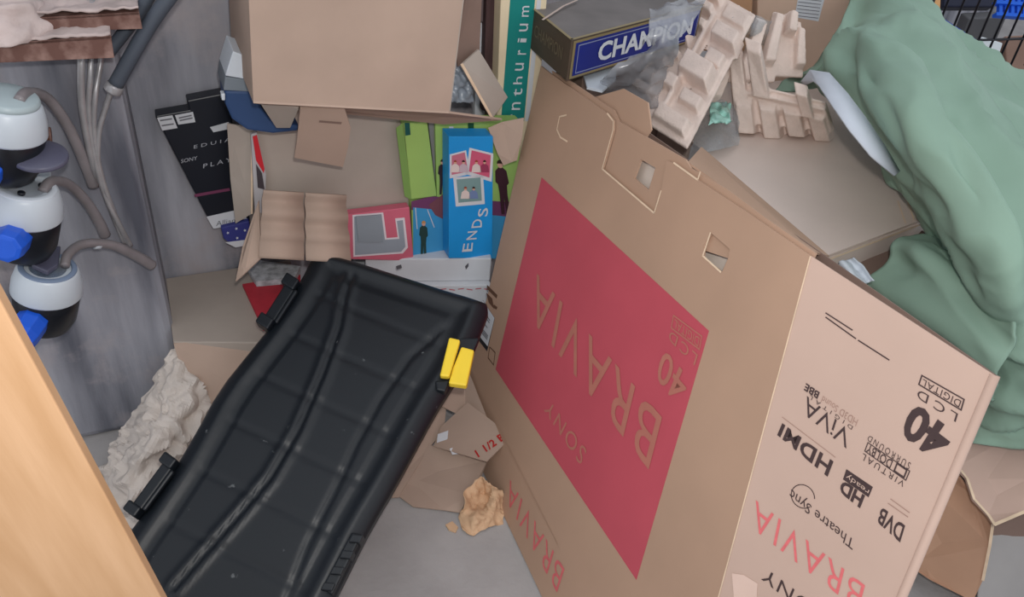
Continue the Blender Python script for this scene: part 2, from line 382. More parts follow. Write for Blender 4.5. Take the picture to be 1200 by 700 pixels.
ribs = [[lab(*p) for p in r] for r in ribs]
cross = [lab(400, y)[1] for y in ()]
crossb = [.14*LEN, .27*LEN, .40*LEN, .53*LEN, .66*LEN, .79*LEN]
def dseg(p, a, b_):
    ax, ay = a; bx, by = b_; dx, dy = bx-ax, by-ay; t = max(0, min(1, ((p[0]-ax)*dx+(p[1]-ay)*dy)/(dx*dx+dy*dy+1e-9)))
    return math.hypot(p[0]-ax-t*dx, p[1]-ay-t*dy)
NU, NV = 70, 120; vs = []; 
for j in range(NV+1):
    v = j/NV; bb = b0+(LEN-b0)*(v*.985+.015*v*v)
    la, ra = interp(left, bb), interp(right, bb)
    for i in range(NU+1):
        u = i/NU; a_ = la+(ra-la)*u
        tb = interp([(t[1], t[0]) for t in top], a_)
        b2 = max(bb, tb+(bb-b0)*.9) if v < .1 else bb
        b2 = tb*(1-v)**12+(bb)*(1-(1-v)**12) if v < .5 else bb
        e = min((a_-la), (ra-a_), (bb-b0), (LEN-bb))
        h = .010*math.exp(-((e-.035)/.016)**2)
        if e < .02: h -= .012*((.02-e)/.02)**2
        d1 = min(dseg((a_, b2), p, q) for p, q in zip(ribs[0], ribs[0][1:]))
        d2 = min(dseg((a_, b2), p, q) for p, q in zip(ribs[1], ribs[1][1:]))
        ins = min(1, max(0, (e-.05)/.02))
        h += ins*(.006*math.exp(-((d1-.013)/.009)**2)-.005*math.exp(-(d1/.006)**2)-.006*math.exp(-(d2/.007)**2))
        for cb in crossb: h -= ins*.0028*math.exp(-((b2-cb-.03*(u-.5))/.006)**2)
        if e > .075: h += .004
        vs.append(L3(a_, b2, h))
top_n = len(vs)
fs = [[j*(NU+1)+i, j*(NU+1)+i+1, (j+1)*(NU+1)+i+1, (j+1)*(NU+1)+i] for j in range(NV) for i in range(NU)]
ring = [i for i in range(NU+1)]+[j*(NU+1)+NU for j in range(1, NV+1)]+[NV*(NU+1)+i for i in range(NU-1, -1, -1)]+[j*(NU+1) for j in range(NV-1, 0, -1)]
k0 = len(vs)
for r_ in ring: vs.append(vs[r_]-ln*.026)
k = len(ring)
fs += [[ring[i], ring[(i+1) % k], k0+(i+1) % k, k0+i] for i in range(k)]; fs.append([k0+i for i in range(k)])
blk = mat('black_plastic', (20, 25, 31), .42, .12, 38, .06, 90, spec=.4, rgb2=(120, 124, 126), contrast=(.71, .80))
fromverts('lid_shell', vs, fs, blk, lid, True)
def lbox(name, px, h0, h1, m, parent=lid, bv=.004):
    pts = [L3(*lab(*p), h0) for p in px]
    return prism(name, pts, ln*(h1-h0), m, parent, bv)
def hinge(x0, y0, x1, y1, wpx=13):
    d = Vector((x1-x0, y1-y0)).normalized(); s = Vector((d.y, -d.x))*wpx; s = s if s.x < 0 else -s
    q = [(x0, y0), (x1, y1), (x1+s.x, y1+s.y), (x0+s.x, y0+s.y)]
    h = lbox('hinge_clip', q, -.012, .012, blk)
    for t in (0.04, .96):
        cx, cy = x0+(x1-x0)*t, y0+(y1-y0)*t
        e_ = 7
        lbox('clip_end', [(cx-d.x*e_, cy-d.y*e_), (cx+d.x*e_, cy+d.y*e_), (cx+d.x*e_+s.x*1.35, cy+d.y*e_+s.y*1.35), (cx-d.x*e_+s.x*1.35, cy-d.y*e_+s.y*1.35)], -.014, .018, blk, h)
    lbox('clip_bar', [(x0+(x1-x0)*.12-s.x*.4, y0+(y1-y0)*.12-s.y*.4), (x1-(x1-x0)*.12-s.x*.4, y1-(y1-y0)*.12-s.y*.4), (x1-(x1-x0)*.12-s.x*.05, y1-(y1-y0)*.12), (x0+(x1-x0)*.12-s.x*.05, y0+(y1-y0)*.12)], .004, .016, blk, h)
hinge(350, 336, 318, 386); hinge(208, 545, 163, 606)
hc = lbox('hinge_clip', [(425, 628), (413, 625), (378, 690), (390, 699)], -.01, .012, blk)
for t in (0, .3, .6, .9):
    x, y = 422-36*t, 632+62*t; lbox('clip_end', [(x-8, y-3), (x+5, y-2), (x+1, y+7), (x-12, y+6)], -.014, .02, blk, hc, .002)
yel = mat('yellow_plastic', (240, 208, 60), .45, .04, 9)
lt = lbox('latch', [(527, 402), (540, 405), (527, 448), (516, 447)], .012, .03, yel); lt['label'] = 'narrow yellow latch bar'
lt = lbox('latch', [(541, 411), (556, 415), (547, 457), (526, 454), (531, 436)], .0, .022, yel); lt['label'] = 'wide yellow latch tab'
lbox('latch_mount', [(532, 398), (562, 398), (548, 430), (536, 436)], -.01, .010, blk)
lbox('latch_mount', [(510, 449), (527, 448), (522, 462), (512, 460)], -.01, .014, blk)

# ================================================================ UPPER CARTON ON THE BACK STACK
def carton(name, q, depth, m, label, cat='carton', bevel=.003):
    n = towards(newell(q), q[0]); base = sum(q, Vector())/4; base.z = min(p.z for p in q)
    e = empty(name, base, label, cat); prism('box_body', q, -n*depth, m, e, bevel); return e, n
uc = empty('large_carton', PW(420, 130, 1.6), 'big plain brown carton on top of the back stack with its lower flaps hanging open', 'carton')
DU = 1.56
uq = [PW(x, y, DU) for x, y in ((288, -80), (552, -80), (526, 132), (297, 121))]
bk = -NW*.30
sheet('front_panel', uq, .005, card, uc)
sheet('left_side_panel', [uq[0]-NW*.005, uq[0]+bk, uq[3]+bk, uq[3]-NW*.005], .005, card, uc)
sheet('right_side_panel', [uq[1]-NW*.005, uq[1]+bk, uq[2]+bk+Z*.01, uq[2]-NW*.005], .005, card_grey, uc)
sheet('back_panel', [uq[0]+bk, uq[1]+bk, uq[2]+bk, uq[3]+bk], .005, card_grey, uc)
sheet('top_panel', [uq[0], uq[1], uq[1]+bk, uq[0]+bk], .005, card, uc)
sheet('bottom_flap', [PW(297, 121, DU-.002), PW(526, 133, DU-.002), PW(588, 141, DU+.10), PW(520, 146, DU+.14), PW(330, 126, DU+.10)], .005, card, uc)
fa, fb, fc_ = PW(352, 127, DU+.02), PW(404, 128, DU+.02), PW(402, 196, DU+.12); fnn = (fb-fa).cross(fc_-fa).normalized()
tf = sheet('hanging_flap', [PN(x, y, fnn, fnn.dot(fa)) for x, y in ((352, 127), (404, 128), (411, 150), (408, 172), (402, 196), (345, 185), (349, 158))], .005, card, uc)
polylines('handle_slot', [[PN(375, 142, fnn, fnn.dot(fa)), PN(399, 144, fnn, fnn.dot(fa))]], .007, card_dark, tf, towards(fnn, fa), .001)
sheet('torn_flap', [PW(303, 118, DU+.03), PW(350, 127, DU+.03), PW(340, 150, DU+.09), PW(324, 150, DU+.1)], .004, card_grey, uc)
sheet('side_flap', [PW(541, 76, DU+.06), PW(561, 58, DU+.12), PW(595, 114, DU+.14), PW(577, 139, DU+.10)], .005, card_grey, uc)
polylines('flap_edge', [[PW(541, 75, DU+.056), PW(577, 139, DU+.096)]], .006, card_edge, uc, NW, .002)
# contents showing at the open side
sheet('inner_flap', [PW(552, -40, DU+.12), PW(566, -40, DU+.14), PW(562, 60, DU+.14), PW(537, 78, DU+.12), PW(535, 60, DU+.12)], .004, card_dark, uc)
gmat = mat('dull_plastic_wrap', (150, 160, 172), .25, .2, 14, .5, 30, spec=.6)
pbb = patch('bubble_wrap', [[PW(520+i*7, 70+j*10, DU+.14+.01*((i+j) % 2)) for i in range(6)] for j in range(6)], gmat, None, 5, .012, 30, .003, .5, 3)
tag(pbb, 'bit of grey plastic wrap showing between the top carton and its side flap', 'plastic wrap')

# ================================================================ BACK STACK
zu = PW(420, 132, DU).z
ytw = min(range(40, 150), key=lambda y: abs(PW(400, y, 1.80).z-(zu-.012)))
bc, nb = carton('wide_carton', [PW(x, y, 1.80) for x, y in ((298, ytw), (474, ytw), (482, 300), (300, 300))], .13, card_grey, 'wide grey-brown carton against the wall under the big top carton')
sheet('side_flap', [PW(266, 145, 1.81), PW(298, 150, 1.80), PW(296, 250, 1.80), PW(276, 262, 1.82), PW(270, 210, 1.82)], .004, card_grey, bc)
polylines('flap_edge', [[PW(295, 155, 1.797), PW(295, 250, 1.797)]], .004, card_edge, bc, NW, .001)
q = [PW(308, 222, 1.72), PW(405, 228, 1.72), PW(411, 308, 1.66), PW(303, 302, 1.66)]
fo = []
for half in ((0, .475), (.495, 1)):
    pts = []; n0 = towards(newell(q), q[0]); vs = []; fs = []
    M_ = 24
    for j in range(M_+1):
        v = j/M_; h = .006*math.cos(v*math.pi*6.2)*(1 if v < .75 else .2)
        for u in half: vs.append(bil(q, u, v)+n0*h)
    fs = [[2*j, 2*j+1, 2*j+3, 2*j+2] for j in range(M_)]
    o = fromverts('pleated_flap', vs, fs, card, bc, True); s_ = o.modifiers.new('t', 'SOLIDIFY'); s_.thickness = .004; s_.offset = -1
sheet('corner_flap', [PW(303, 235, 1.74), PW(306, 302, 1.66), PW(285, 322, 1.64), PW(276, 330, 1.64), PW(284, 290, 1.70)], .004, card, bc)
# red toy box sliver
tb, _n = carton('toy_box', [PW(x, y, 1.785) for x, y in ((294, 158), (301, 155), (312, 205), (310, 250), (299, 250))], .012, lit('toy_white', (180, 176, 178)), 'slim red and white toy box tucked beside the wide carton', 'box', .001)
flat('red_print', [PW(x, y, 1.784) for x, y in ((296, 160), (301, 158), (310, 198), (309, 203), (300, 188))], lit('toy_red', (200, 40, 50)), tb)
flat('dark_print', [PW(x, y, 1.784) for x, y in ((300, 192), (307, 203), (310, 222), (302, 220))], lit('toy_dark', (70, 62, 66)), tb)
# pink game box
pk = lit('pink_card', (206, 104, 124), .45); sg = lit('silver_card', (150, 158, 168), .4)
DP = 1.765
pq = [PW(x, y, DP) for x, y in ((407, 252), (480, 243), (485, 306), (409, 304))]
pb, npk = carton('game_box', pq, .028, pk, 'pink and grey game box leaning by the green box', 'box', .002)
flat('grey_print', [PW(x, y, DP) for x, y in ((413, 252), (449, 249), (453, 279), (466, 278), (463, 256), (474, 255), (478, 290), (472, 297), (414, 301))], lit('white_line', (225, 215, 220)), pb)
flat('grey_print', [PW(x, y, DP-.001) for x, y in ((415, 254), (447, 251), (451, 281), (468, 280), (465, 259), (472, 258), (475, 289), (470, 295), (416, 299))], sg, pb)
sheet('card_tongue', [PW(x, y, DP-.006) for x, y in ((417, 254), (447, 252), (449, 284), (420, 284))], .002, lit('tongue', (140, 148, 156)), pb)
# green book-like boxes
gr = lit('green_card', (156, 190, 104), .4); gr_d = lit('green_side', (122, 156, 84), .4)
DG = 1.77
gb, ng = carton('green_box', [PW(x, y, DG) for x, y in ((473, 144), (501, 144), (512, 230), (482, 234))], .06, gr, 'tall plain green box with a dark tab on its top edge', 'box', .002)
flat('spine_side', [PW(x, y, DG-.001) for x, y in ((464, 150), (472, 144), (482, 234), (474, 230))], gr_d, gb)
flat('dark_tab', [PW(x, y, DG-.001) for x, y in ((474, 144), (480, 144), (481, 158), (475, 159))], lit('teal_dark', (20, 80, 76)), gb)
grey_b, _ = carton('grey_slip_case', [PW(x, y, 1.785) for x, y in ((502, 144), (511, 144), (514, 228), (513, 238))], .05, lit('grey_case', (128, 128, 128)), 'thin grey slip case between the two green boxes', 'box', .001)
# big illustrated series box behind
DB = 1.775
prp = lit('purple_card', (112, 62, 100)); blu = lit('blue_card', (64, 150, 200), .4)
sb, ns = carton('illustrated_box', [PW(x, y, DB) for x, y in ((510, 144), (612, 144), (600, 303), (484, 303), (482, 236), (512, 232))], .05, gr, 'green, purple and blue illustrated box with printed standing figures', 'box', .001)
flat('purple_print', [PW(x, y, DB) for x, y in ((482, 236), (505, 230), (611, 238), (610, 260), (482, 246))], prp, sb)
flat('blue_print', [PW(x, y, DB) for x, y in ((484, 243), (606, 255), (602, 303), (484, 303))], blu, sb, .0012)
flat('purple_print', [PW(x, y, DB) for x, y in ((502, 240), (526, 222), (526, 262), (518, 256), (510, 252))], lit('mauve', (120, 72, 80)), sb, .002)
def figure(cx, cy, s, D, mt, parent, lean=0, hair=None, legs=True):
    w_ = lambda x, y: PW(cx+s*x+lean*y*s, cy+s*y, D)
    o = flat('printed_person', [w_(*p) for p in ((-2, 0), (2, 0), (5, 3), (6, 14), (4, 16), (3.5, 24), (4, 42), (.5, 42), (0, 27), (-1, 42), (-4, 42), (-3.6, 22), (-4, 15), (-6, 13), (-5, 3))] if legs else [w_(*p) for p in ((-2, 0), (2, 0), (7, 4), (9, 16), (-9, 16), (-7, 4))], mt, parent, .003)
    flat('printed_head', [w_(2.6*math.cos(a), -3+3.4*math.sin(a)) for a in [i*math.pi/5 for i in range(10)]], lit('skin_print', (205, 160, 140)), parent, .0036)
    flat('printed_hair', [w_(2.9*math.cos(a), -3.8+3.4*math.sin(a)) for a in [math.pi+i*math.pi/6 for i in range(7)]], hair or lit('hair_dark', (50, 34, 30)), parent, .0042)
dk = lit('print_dark', (52, 40, 48)); gn = lit('print_green', (40, 66, 62)); bd = lit('print_black', (64, 34, 44))
figure(518, 192, .85, DB, dk, sb); figure(586, 196, 1.3, DB, bd, sb, .12); figure(496, 264, .85, DB, gn, sb, 0, lit('hair_fair', (190, 140, 84)))
flat('swing_rope', [PW(x, y, DB) for x, y in ((486, 243), (487, 243), (489, 268), (488, 268))], white_paper, sb, .003)
flat('swing_rope', [PW(x, y, DB) for x, y in ((500, 245), (501, 245), (509, 266), (508, 266))], white_paper, sb, .003)
flat('dark_stripe', [PW(x, y, DB) for x, y in ((548, 144), (555, 144), (555, 160), (549, 160))], lit('dgreen', (30, 80, 50)), sb, .002)
flat('white_tab', [PW(x, y, DB) for x, y in ((526, 148), (531, 148), (532, 162), (527, 162))], white_paper, sb, .002)
# blue DVD box
DF = 1.72
bq = [PW(x, y, DF) for x, y in ((526, 160), (578, 160), (577, 303), (526, 303))]
db, nd = carton('disc_box', bq, .05, lit('bright_blue_card', (32, 146, 216), .35), 'bright blue upright disc box with three printed snapshots and white letters', 'box', .002)
def snap(c, jac, bgc):
    flat('snapshot_border', [PW(x, y, DF) for x, y in c], white_paper, db, .001)
    cx = sum(p[0] for p in c)/4; cy = sum(p[1] for p in c)/4
    inn = [(cx+(x-cx)*.8, cy+(y-cy)*.8-1) for x, y in c]
    flat('snapshot_picture', [PW(x, y, DF) for x, y in inn], bgc, db, .0018)
    for dx, hm, jm in ((-6, lit('hair_a', (150, 70, 50)), lit('print_cream', (215, 200, 195))), (6, lit('hair_b', (46, 28, 30)), jac)):
        figure(cx+dx*.8, cy-1, .62, DF, jm, db, 0, hm, legs=False)
snap(((527, 181), (546, 176), (551, 204), (527, 209)), lit('sn_white', (190, 170, 180)), lit('sn_pink', (190, 110, 130)))
snap(((550, 173), (578, 180), (576, 213), (546, 204)), lit('sn_rose', (150, 60, 90)), lit('sn_rose2', (200, 90, 120)))
snap(((531, 208), (566, 205), (568, 239), (534, 242)), lit('sn_blue', (110, 130, 170)), lit('sn_grey', (120, 150, 150)))
for ch, x, y in (('E', 548, 290), ('N', 553, 276), ('D', 559, 262), ('S', 566, 249)):
    text('lettering', ch, [PW(x-7, y+5, DF), PW(x-5, y-5, DF), PW(x+6, y-6, DF), PW(x+5, y+4, DF)], white_paper, db, .0022, .01)
# white carton the boxes stand on
wt = PW(500, 303, 1.715).z
wc = empty('white_carton', PW(500, 330, 1.68), 'low white carton under the blue and pink boxes', 'carton')
wq = [PW(427, 304, 1.70), PW(576, 303, 1.70)]
a1 = wq[1]; wt = a1.z+.002; a1.z = wt-.002; a0 = PZ(428, 304, wt-.002); wdv = (a1-a0).cross(Z).normalized(); wdv = wdv if wdv.dot(NW) < 0 else -wdv
prism('box_body', [a0, a1, a1-Z*.075, a0-Z*.075], wdv*.09, white_paper, wc, .003)
flat('print_mark', [PW(x, y, 1.70) for x, y in ((545, 312), (549, 308), (549, 312), (546, 316))], lit('mark_grey', (90, 90, 96)), wc)
flat('print_mark', [PW(x, y, 1.70) for x, y in ((464, 312), (470, 310), (471, 314), (465, 316))], MATS['mark_grey'], wc)
wc2 = empty('white_printed_carton', PW(520, 350, 1.70), 'white carton with a thin red dashed line under the low white carton', 'carton')
zz = wt-.078; c0 = a0.copy(); c1_ = a1.copy(); c0.z = c1_.z = zz
prism('box_body', [c0+NW*.02, c1_+NW*.02+Q*.0, Vector((c1_.x, c1_.y, .004))+NW*.02, Vector((c0.x, c0.y, .004))+NW*.02], -NW*.17, white_paper, wc2, .003)
for i in range(14):
    x = 445+i*9.2; a_ = c0.lerp(c1_, (i+.1)/14)-Z*.012+NW*.0215; b__ = c0.lerp(c1_, (i+.7)/14)-Z*(.015 if i % 2 else .010)+NW*.0215
    if i > 6: polylines('red_dash', [[a_, b__]], .003, red_ink, wc2, NW, .0005)
# torn brown flap over the boxes
t_ = sheet('torn_card', [PW(x, y, D) for x, y, D in ((572, 150, 1.74), (588, 143, 1.74), (614, 138, 1.72), (612, 160, 1.70), (606, 188, 1.69), (600, 190, 1.69), (590, 194, 1.70), (583, 180, 1.71))], .005, card)
tag(t_, 'torn piece of brown card in front of the illustrated box', 'cardboard')
# plant carton
DA = 1.84
cr_ = lit('cream_card', (226, 208, 176)); te = lit('teal_card', (24, 128, 122))
ap, na = carton('plant_carton', [PW(x, y, DA) for x, y in ((589, -60), (646, -60), (625, 200), (580, 200))], .09, cr_, 'tall cream carton with a teal band and white plant name running up it', 'carton')
flat('teal_band', [PW(x, y, DA) for x, y in ((602, -60), (632, -60), (626, 10), (614, 142), (587, 142), (597, 10))], te, ap)
flat('white_band', [PW(x, y, DA) for x, y in ((629, 0), (634, 0), (620, 142), (615, 142))], white_paper, ap, .0012)
for i, ch in enumerate('Anthurium'):
    cx, cy = [(594, 138), (604, 124), (606, 108), (606, 94), (608, 78), (611, 61), (611, 47), (613, 32), (615, 13)][i]
    hw = 5 if ch != 'm' else 4; hh = 5 if ch != 'm' else 7; 
    if ch in 'ir': hh = 3
    text('lettering', ch, [PW(cx-hw, cy+hh*.9, DA), PW(cx-hw+1, cy-hh*.9, DA), PW(cx+hw+1, cy-hh*.9, DA), PW(cx+hw, cy+hh*.9, DA)], white_paper, ap, .002, .0)
# dark wooden post and pale strip behind
dp = prism('dark_post', [PW(x, y, 1.88) for x, y in ((572, -60), (592, -60), (583, 130), (566, 130))], -NW*.03, mat('dark_wood', (72, 52, 52), .7, .2, 10, stretch=(8, 8, 1)), None)
tag(dp, 'dark brown wooden post left of the cream and teal carton', 'post')
dp = prism('hardboard_sheet', [PW(x, y, 1.9) for x, y in ((540, -60), (575, -60), (572, 26), (540, 26))], -NW*.02, lit('greypanel', (112, 98, 98)), None); tag(dp, 'brownish grey board behind the side flap of the top carton', 'board')
dp = prism('white_hardboard', [PW(x, y, 1.905) for x, y in ((560, 27), (574, 27), (568, 140), (556, 140))], -NW*.02, white_paper, None); tag(dp, 'narrow white board strip beside the dark brown post', 'board')

# ================================================================ BLACK CONSOLE BOX, TUB, STARRY PACKET
DC = 1.90
bk2 = lit('black_card', (28, 31, 40), .35)
cq = [PW(x, y, DC) for x, y in ((182, 136), (219, 130), (219, 118), (265, 109), (300, 292), (262, 270), (244, 252))]
kb, nk = carton('console_box', [PW(x, y, DC) for x, y in ((182, 136), (222, 129), (219, 118), (265, 109), (298, 260), (243, 255))], .04, bk2, 'black game console box leaning against the grey wall', 'box')
flat('sticker', [PW(x, y, DC) for x, y in ((184, 138), (202, 135), (208, 150), (190, 153))], white_paper, kb)
flat('sticker', [PW(x, y, DC) for x, y in ((205, 135), (226, 131), (229, 143), (209, 146))], white_paper, kb)
for (a_, b__) in (((188, 141), (201, 139)), ((190, 147), (203, 145)), ((210, 138), (224, 135)), ((211, 141), (225, 138))):
    polylines('sticker_line', [[PW(*a_, DC), PW(*b__, DC)]], .0035, MATS['label_grey'], kb, NW, .0018)
flat('white_patch', [PW(x, y, DC) for x, y in ((246, 149), (268, 143), (269, 151), (250, 155))], white_paper, kb)
def lw(s, x0, y0, x1, y1, h, D, m, par, nm='lettering', sp=1.0, bold=0):
    # ordinary text line whose baseline runs from x0,y0 to x1,y1
    return text(nm, s, [PW(x0+h*.05, y0-h, D), PW(x1+h*.05, y1-h, D), PW(x1, y1, D), PW(x0, y0, D)], m, par, .0018, bold, sp)
gw = lit('grey_white', (170, 172, 180))
lw('EDUIA', 227, 174, 270, 165, 4, DC, gw, kb, sp=1.6); lw('SONY', 212, 191, 231, 187, 4.5, DC, gw, kb); lw('PLAY', 238, 197, 271, 189, 5, DC, gw, kb, sp=1.5)
polylines('pink_stripe', [[PW(229, 229, DC), PW(268, 222, DC)]], .008, lit('pink_dark', (120, 60, 90)), kb, NW, .001)
flat('white_lower_print', [PW(x, y, DC-.001) for x, y in ((242, 254), (282, 245), (292, 260), (250, 268))], white_paper, kb)
lw('Alliance', 253, 265, 285, 259, 6, DC-.001, MATS['label_grey'], kb)
sp_, _ = carton('starry_packet', [PW(x, y, 1.885) for x, y in ((259, 267), (292, 259), (297, 285), (275, 290), (262, 280))], .05, lit('navy', (56, 60, 130)), 'dark blue packet with white stars under the black console box', 'packet')
for x, y in ((267, 273), (277, 268), (287, 270), (278, 279)):
    flat('white_star', [PW(x+(1.8 if i % 2 else .8)*math.cos(i*math.pi/5), y+(1.8 if i % 2 else .8)*math.sin(i*math.pi/5), 1.885) for i in range(10)], white_paper, sp_)
flat('white_edge', [PW(x, y, 1.885) for x, y in ((264, 284), (297, 280), (292, 287), (276, 290))], white_paper, sp_)
DT = 1.70
tu = empty('plastic_tub', PW(300, 150, DT), 'white, grey and blue plastic tub squeezed beside the top carton', 'tub')
prism('white_side', [PW(x, y, DT) for x, y in ((273, 60), (299, 70), (299, 95), (264, 89))], -NW*.10, white_pl, tu)
prism('grey_band', [PW(x, y, DT) for x, y in ((264, 90), (299, 95), (299, 108), (262, 106))], -NW*.10, lit('tub_grey', (120, 128, 136)), tu)
prism('blue_body', [PW(x, y, DT) for x, y in ((263, 106), (305, 107), (306, 125), (318, 140), (352, 148), (350, 154), (320, 157), (290, 153), (272, 140), (264, 122))], -NW*.08, lit('tub_blue', (48, 72, 112)), tu, .006)
prism('white_clip', [PW(x, y, DT-.004) for x, y in ((259, 110), (264, 110), (264, 118), (260, 118))], -NW*.02, white_pl, tu)

# ================================================================ LOWER LEFT CARTON
zt = .305
lcn = empty('low_carton', PZ(250, 440, 0), 'low pinkish brown carton on the floor against the grey wall', 'carton')
tq = [PZ(*p, zt) for p in ((191, 316), (372, 312), (372, 402), (203, 401))]
def WZ(x, D, z):
    y = min([k*.5 for k in range(200, 1100)], key=lambda k: abs(PW(x, k, D).z-z)); p = PW(x, y, D); p.z = z; return p
tq[0] = WZ(193, 1.94, zt); tq[1] = WZ(340, 1.94, zt)
prism('box_body', tq, -Z*(zt-.004), card_grey, lcn, .003)
sheet('front_flap', [tq[3]+NW*.003-Z*.002, PZ(350, 392, zt)+NW*.003, PZ(372, 520, .05)+NW*.03, PZ(240, 520, .05)+NW*.03], .004, card, lcn)
rb_ = sheet('red_folder', [PZ(*p, zt+.012) for p in ((284, 333), (352, 322), (352, 398), (308, 384))], .010, mat('red_cover', (176, 50, 62), .6, .12, 20)); tag(rb_, 'red folder lying on the low carton beside the black lid', 'folder')
wp_ = sheet('printed_leaflet', [PZ(*p, zt+.03) for p in ((290, 314), (304, 305), (352, 312), (345, 326), (300, 330))], .017, mat('leaflet', (170, 172, 176), .6, .3, 60)); tag(wp_, 'grey and white printed leaflet on top of the red folder', 'leaflet')

# crumpled wrapping paper heap on the left
pp = mat('crumpled_paper', (200, 190, 182), .8, .08, 10)
ctl = [[PZ(205, 402, .30), PZ(222, 402, .27), PZ(240, 420, .22), PZ(262, 440, .2)],
       [PZ(188, 432, .22), PZ(212, 434, .25), PZ(238, 450, .20), PZ(262, 470, .12)],
       [PZ(170, 470, .14), PZ(196, 472, .19), PZ(228, 482, .18), PZ(258, 510, .08)],
       [PZ(145, 505, .07), PZ(178, 510, .16), PZ(212, 515, .13), PZ(245, 545, .04)],
       [PZ(130, 530, .03), PZ(158, 540, .12), PZ(192, 550, .08), PZ(225, 585, .02)],
       [PZ(124, 552, .006), PZ(140, 580, .05), PZ(165, 600, .04), PZ(200, 620, .01)],
       [PZ(128, 580, .004), PZ(140, 605, .004), PZ(160, 625, .004), PZ(190, 645, .004)]]
o = patch('crumpled_paper', ctl, pp, None, 14, .026, 14, .002, .85, 2, smooth=False); tag(o, 'heap of crumpled pale wrapping paper between the wall and the black lid', 'paper')

# ================================================================ CENTRE SCRAPS
def clear(pts):
    out = []
    for p in pts:
        d_ = n1.dot(p)-n1.dot(A); out.append(p+n1*max(0, .01-d_))
    return out
fc = empty('folded_carton', PZ(520, 590, 0), 'flattened torn carton on the floor between black lid and television carton', 'cardboard')
sheet('back_panel', clear([PZ(505, 470, .12), PZ(552, 425, .14), PZ(600, 492, .10), PZ(575, 500, .09), PZ(545, 490, .09)]), .004, card, fc)
sheet('left_panel', clear([PZ(500, 470, .10), PZ(525, 462, .11), PZ(520, 505, .07), PZ(502, 526, .05), PZ(467, 583, .012), PZ(444, 584, .008)]), .004, card, fc)
sheet('lower_panel', clear([PZ(502, 522, .055), PZ(545, 526, .06), PZ(575, 540, .05), PZ(562, 563, .045), PZ(550, 580, .03), PZ(539, 601, .008), PZ(520, 598, .008), PZ(484, 594, .008), PZ(466, 581, .010), PZ(478, 560, .02)]), .004, card, fc)
uq_ = [PZ(548, 472, .12), PZ(602, 513, .10), PZ(570, 541, .065), PZ(508, 523, .065), PZ(517, 500, .08)]; uq_ = clear(uq_); pn_ = (uq_[1]-uq_[0]).cross(uq_[3]-uq_[0]).normalized(); uq_ = [PN(x, y, pn_, pn_.dot(uq_[0])) for x, y in ((548, 472), (600, 511), (570, 541), (508, 523), (517, 500))]
up_ = sheet('upper_panel', uq_, .004, card, fc)
tq_ = [PZ(558, 531, .0815), PZ(596, 509, .10), PZ(600, 516, .10), PZ(563, 540, .076)]
nn = towards(newell(uq_), uq_[0])
text('lettering', '1 1/2 B', [PN(x, y, newell(uq_), newell(uq_).dot(uq_[0]))+nn*.001 for x, y in ((556, 529), (587, 508), (593, 515), (561, 537))], lit('red_marker', (176, 40, 40)), up_, .001, .03, 1.1)
sheet('white_label', [PZ(513, 509, .082), PZ(530, 503, .088), PZ(524, 515, .08), PZ(512, 519, .075)], .001, white_paper, fc)
sheet('white_label', [PZ(527, 526, .078), PZ(537, 523, .08), PZ(539, 532, .072), PZ(530, 533, .072)], .001, white_paper, fc)
ctl = [[PZ(545+i*11, 562+j*15, max(.004, .05-.012*j+.02*math.sin(i*2+j))) for i in range(5)] for j in range(5)]
ctl[0] = [PZ(556, 562, .06), PZ(562, 560, .07), PZ(567, 562, .07), PZ(572, 565, .06), PZ(576, 572, .04)]
ctl[4] = [PZ(542, 622, .006), PZ(555, 628, .006), PZ(564, 622, .006), PZ(576, 617, .006), PZ(590, 613, .006)]
ctl[3] = [PZ(538, 604, .008), PZ(553, 606, .03), PZ(566, 604, .03), PZ(580, 602, .02), PZ(590, 604, .006)]
o = patch('kraft_paper_ball', ctl, mat('kraft_paper', (208, 172, 138), .8, .06, 20), None, 8, .010, 22, .002, .7, 5, smooth=False); tag(o, 'small crumpled piece of tan kraft paper on the floor beside the television carton', 'paper')
o = sheet('card_scrap', [PZ(*p, .005) for p in ((522, 615), (530, 611), (537, 618), (534, 624), (526, 621))], .004, MATS['kraft_paper']); tag(o, 'tiny torn card scrap on the concrete below the flattened carton', 'scrap')

# ================================================================ WOODEN BOARD, LOWER LEFT
wd_m = mat('pine_board', (205, 164, 126), .5, .1, 3.0, .06, 30, rgb2=(190, 148, 108), stretch=(1, 1, 1), spec=.4)
DW = .62
e0, e1_ = PW(0, 352, DW), PW(190, 703, DW); dd = (e1_-e0).normalized(); bt = toz0(e1_, dd); tp_ = e0-dd*.35
pw = NW.cross(dd).normalized(); pw = pw if pw.dot(R) < 0 else -pw
wbl = prism('pine_board', [tp_, bt, bt+pw*.40+dd*(-(bt+pw*.40).z+.004)/dd.z*1.0, tp_+pw*.40], -NW*.022, wd_m, None, .002)
tag(wbl, 'pale pine board leaning at the lower left in front of the black lid', 'board')
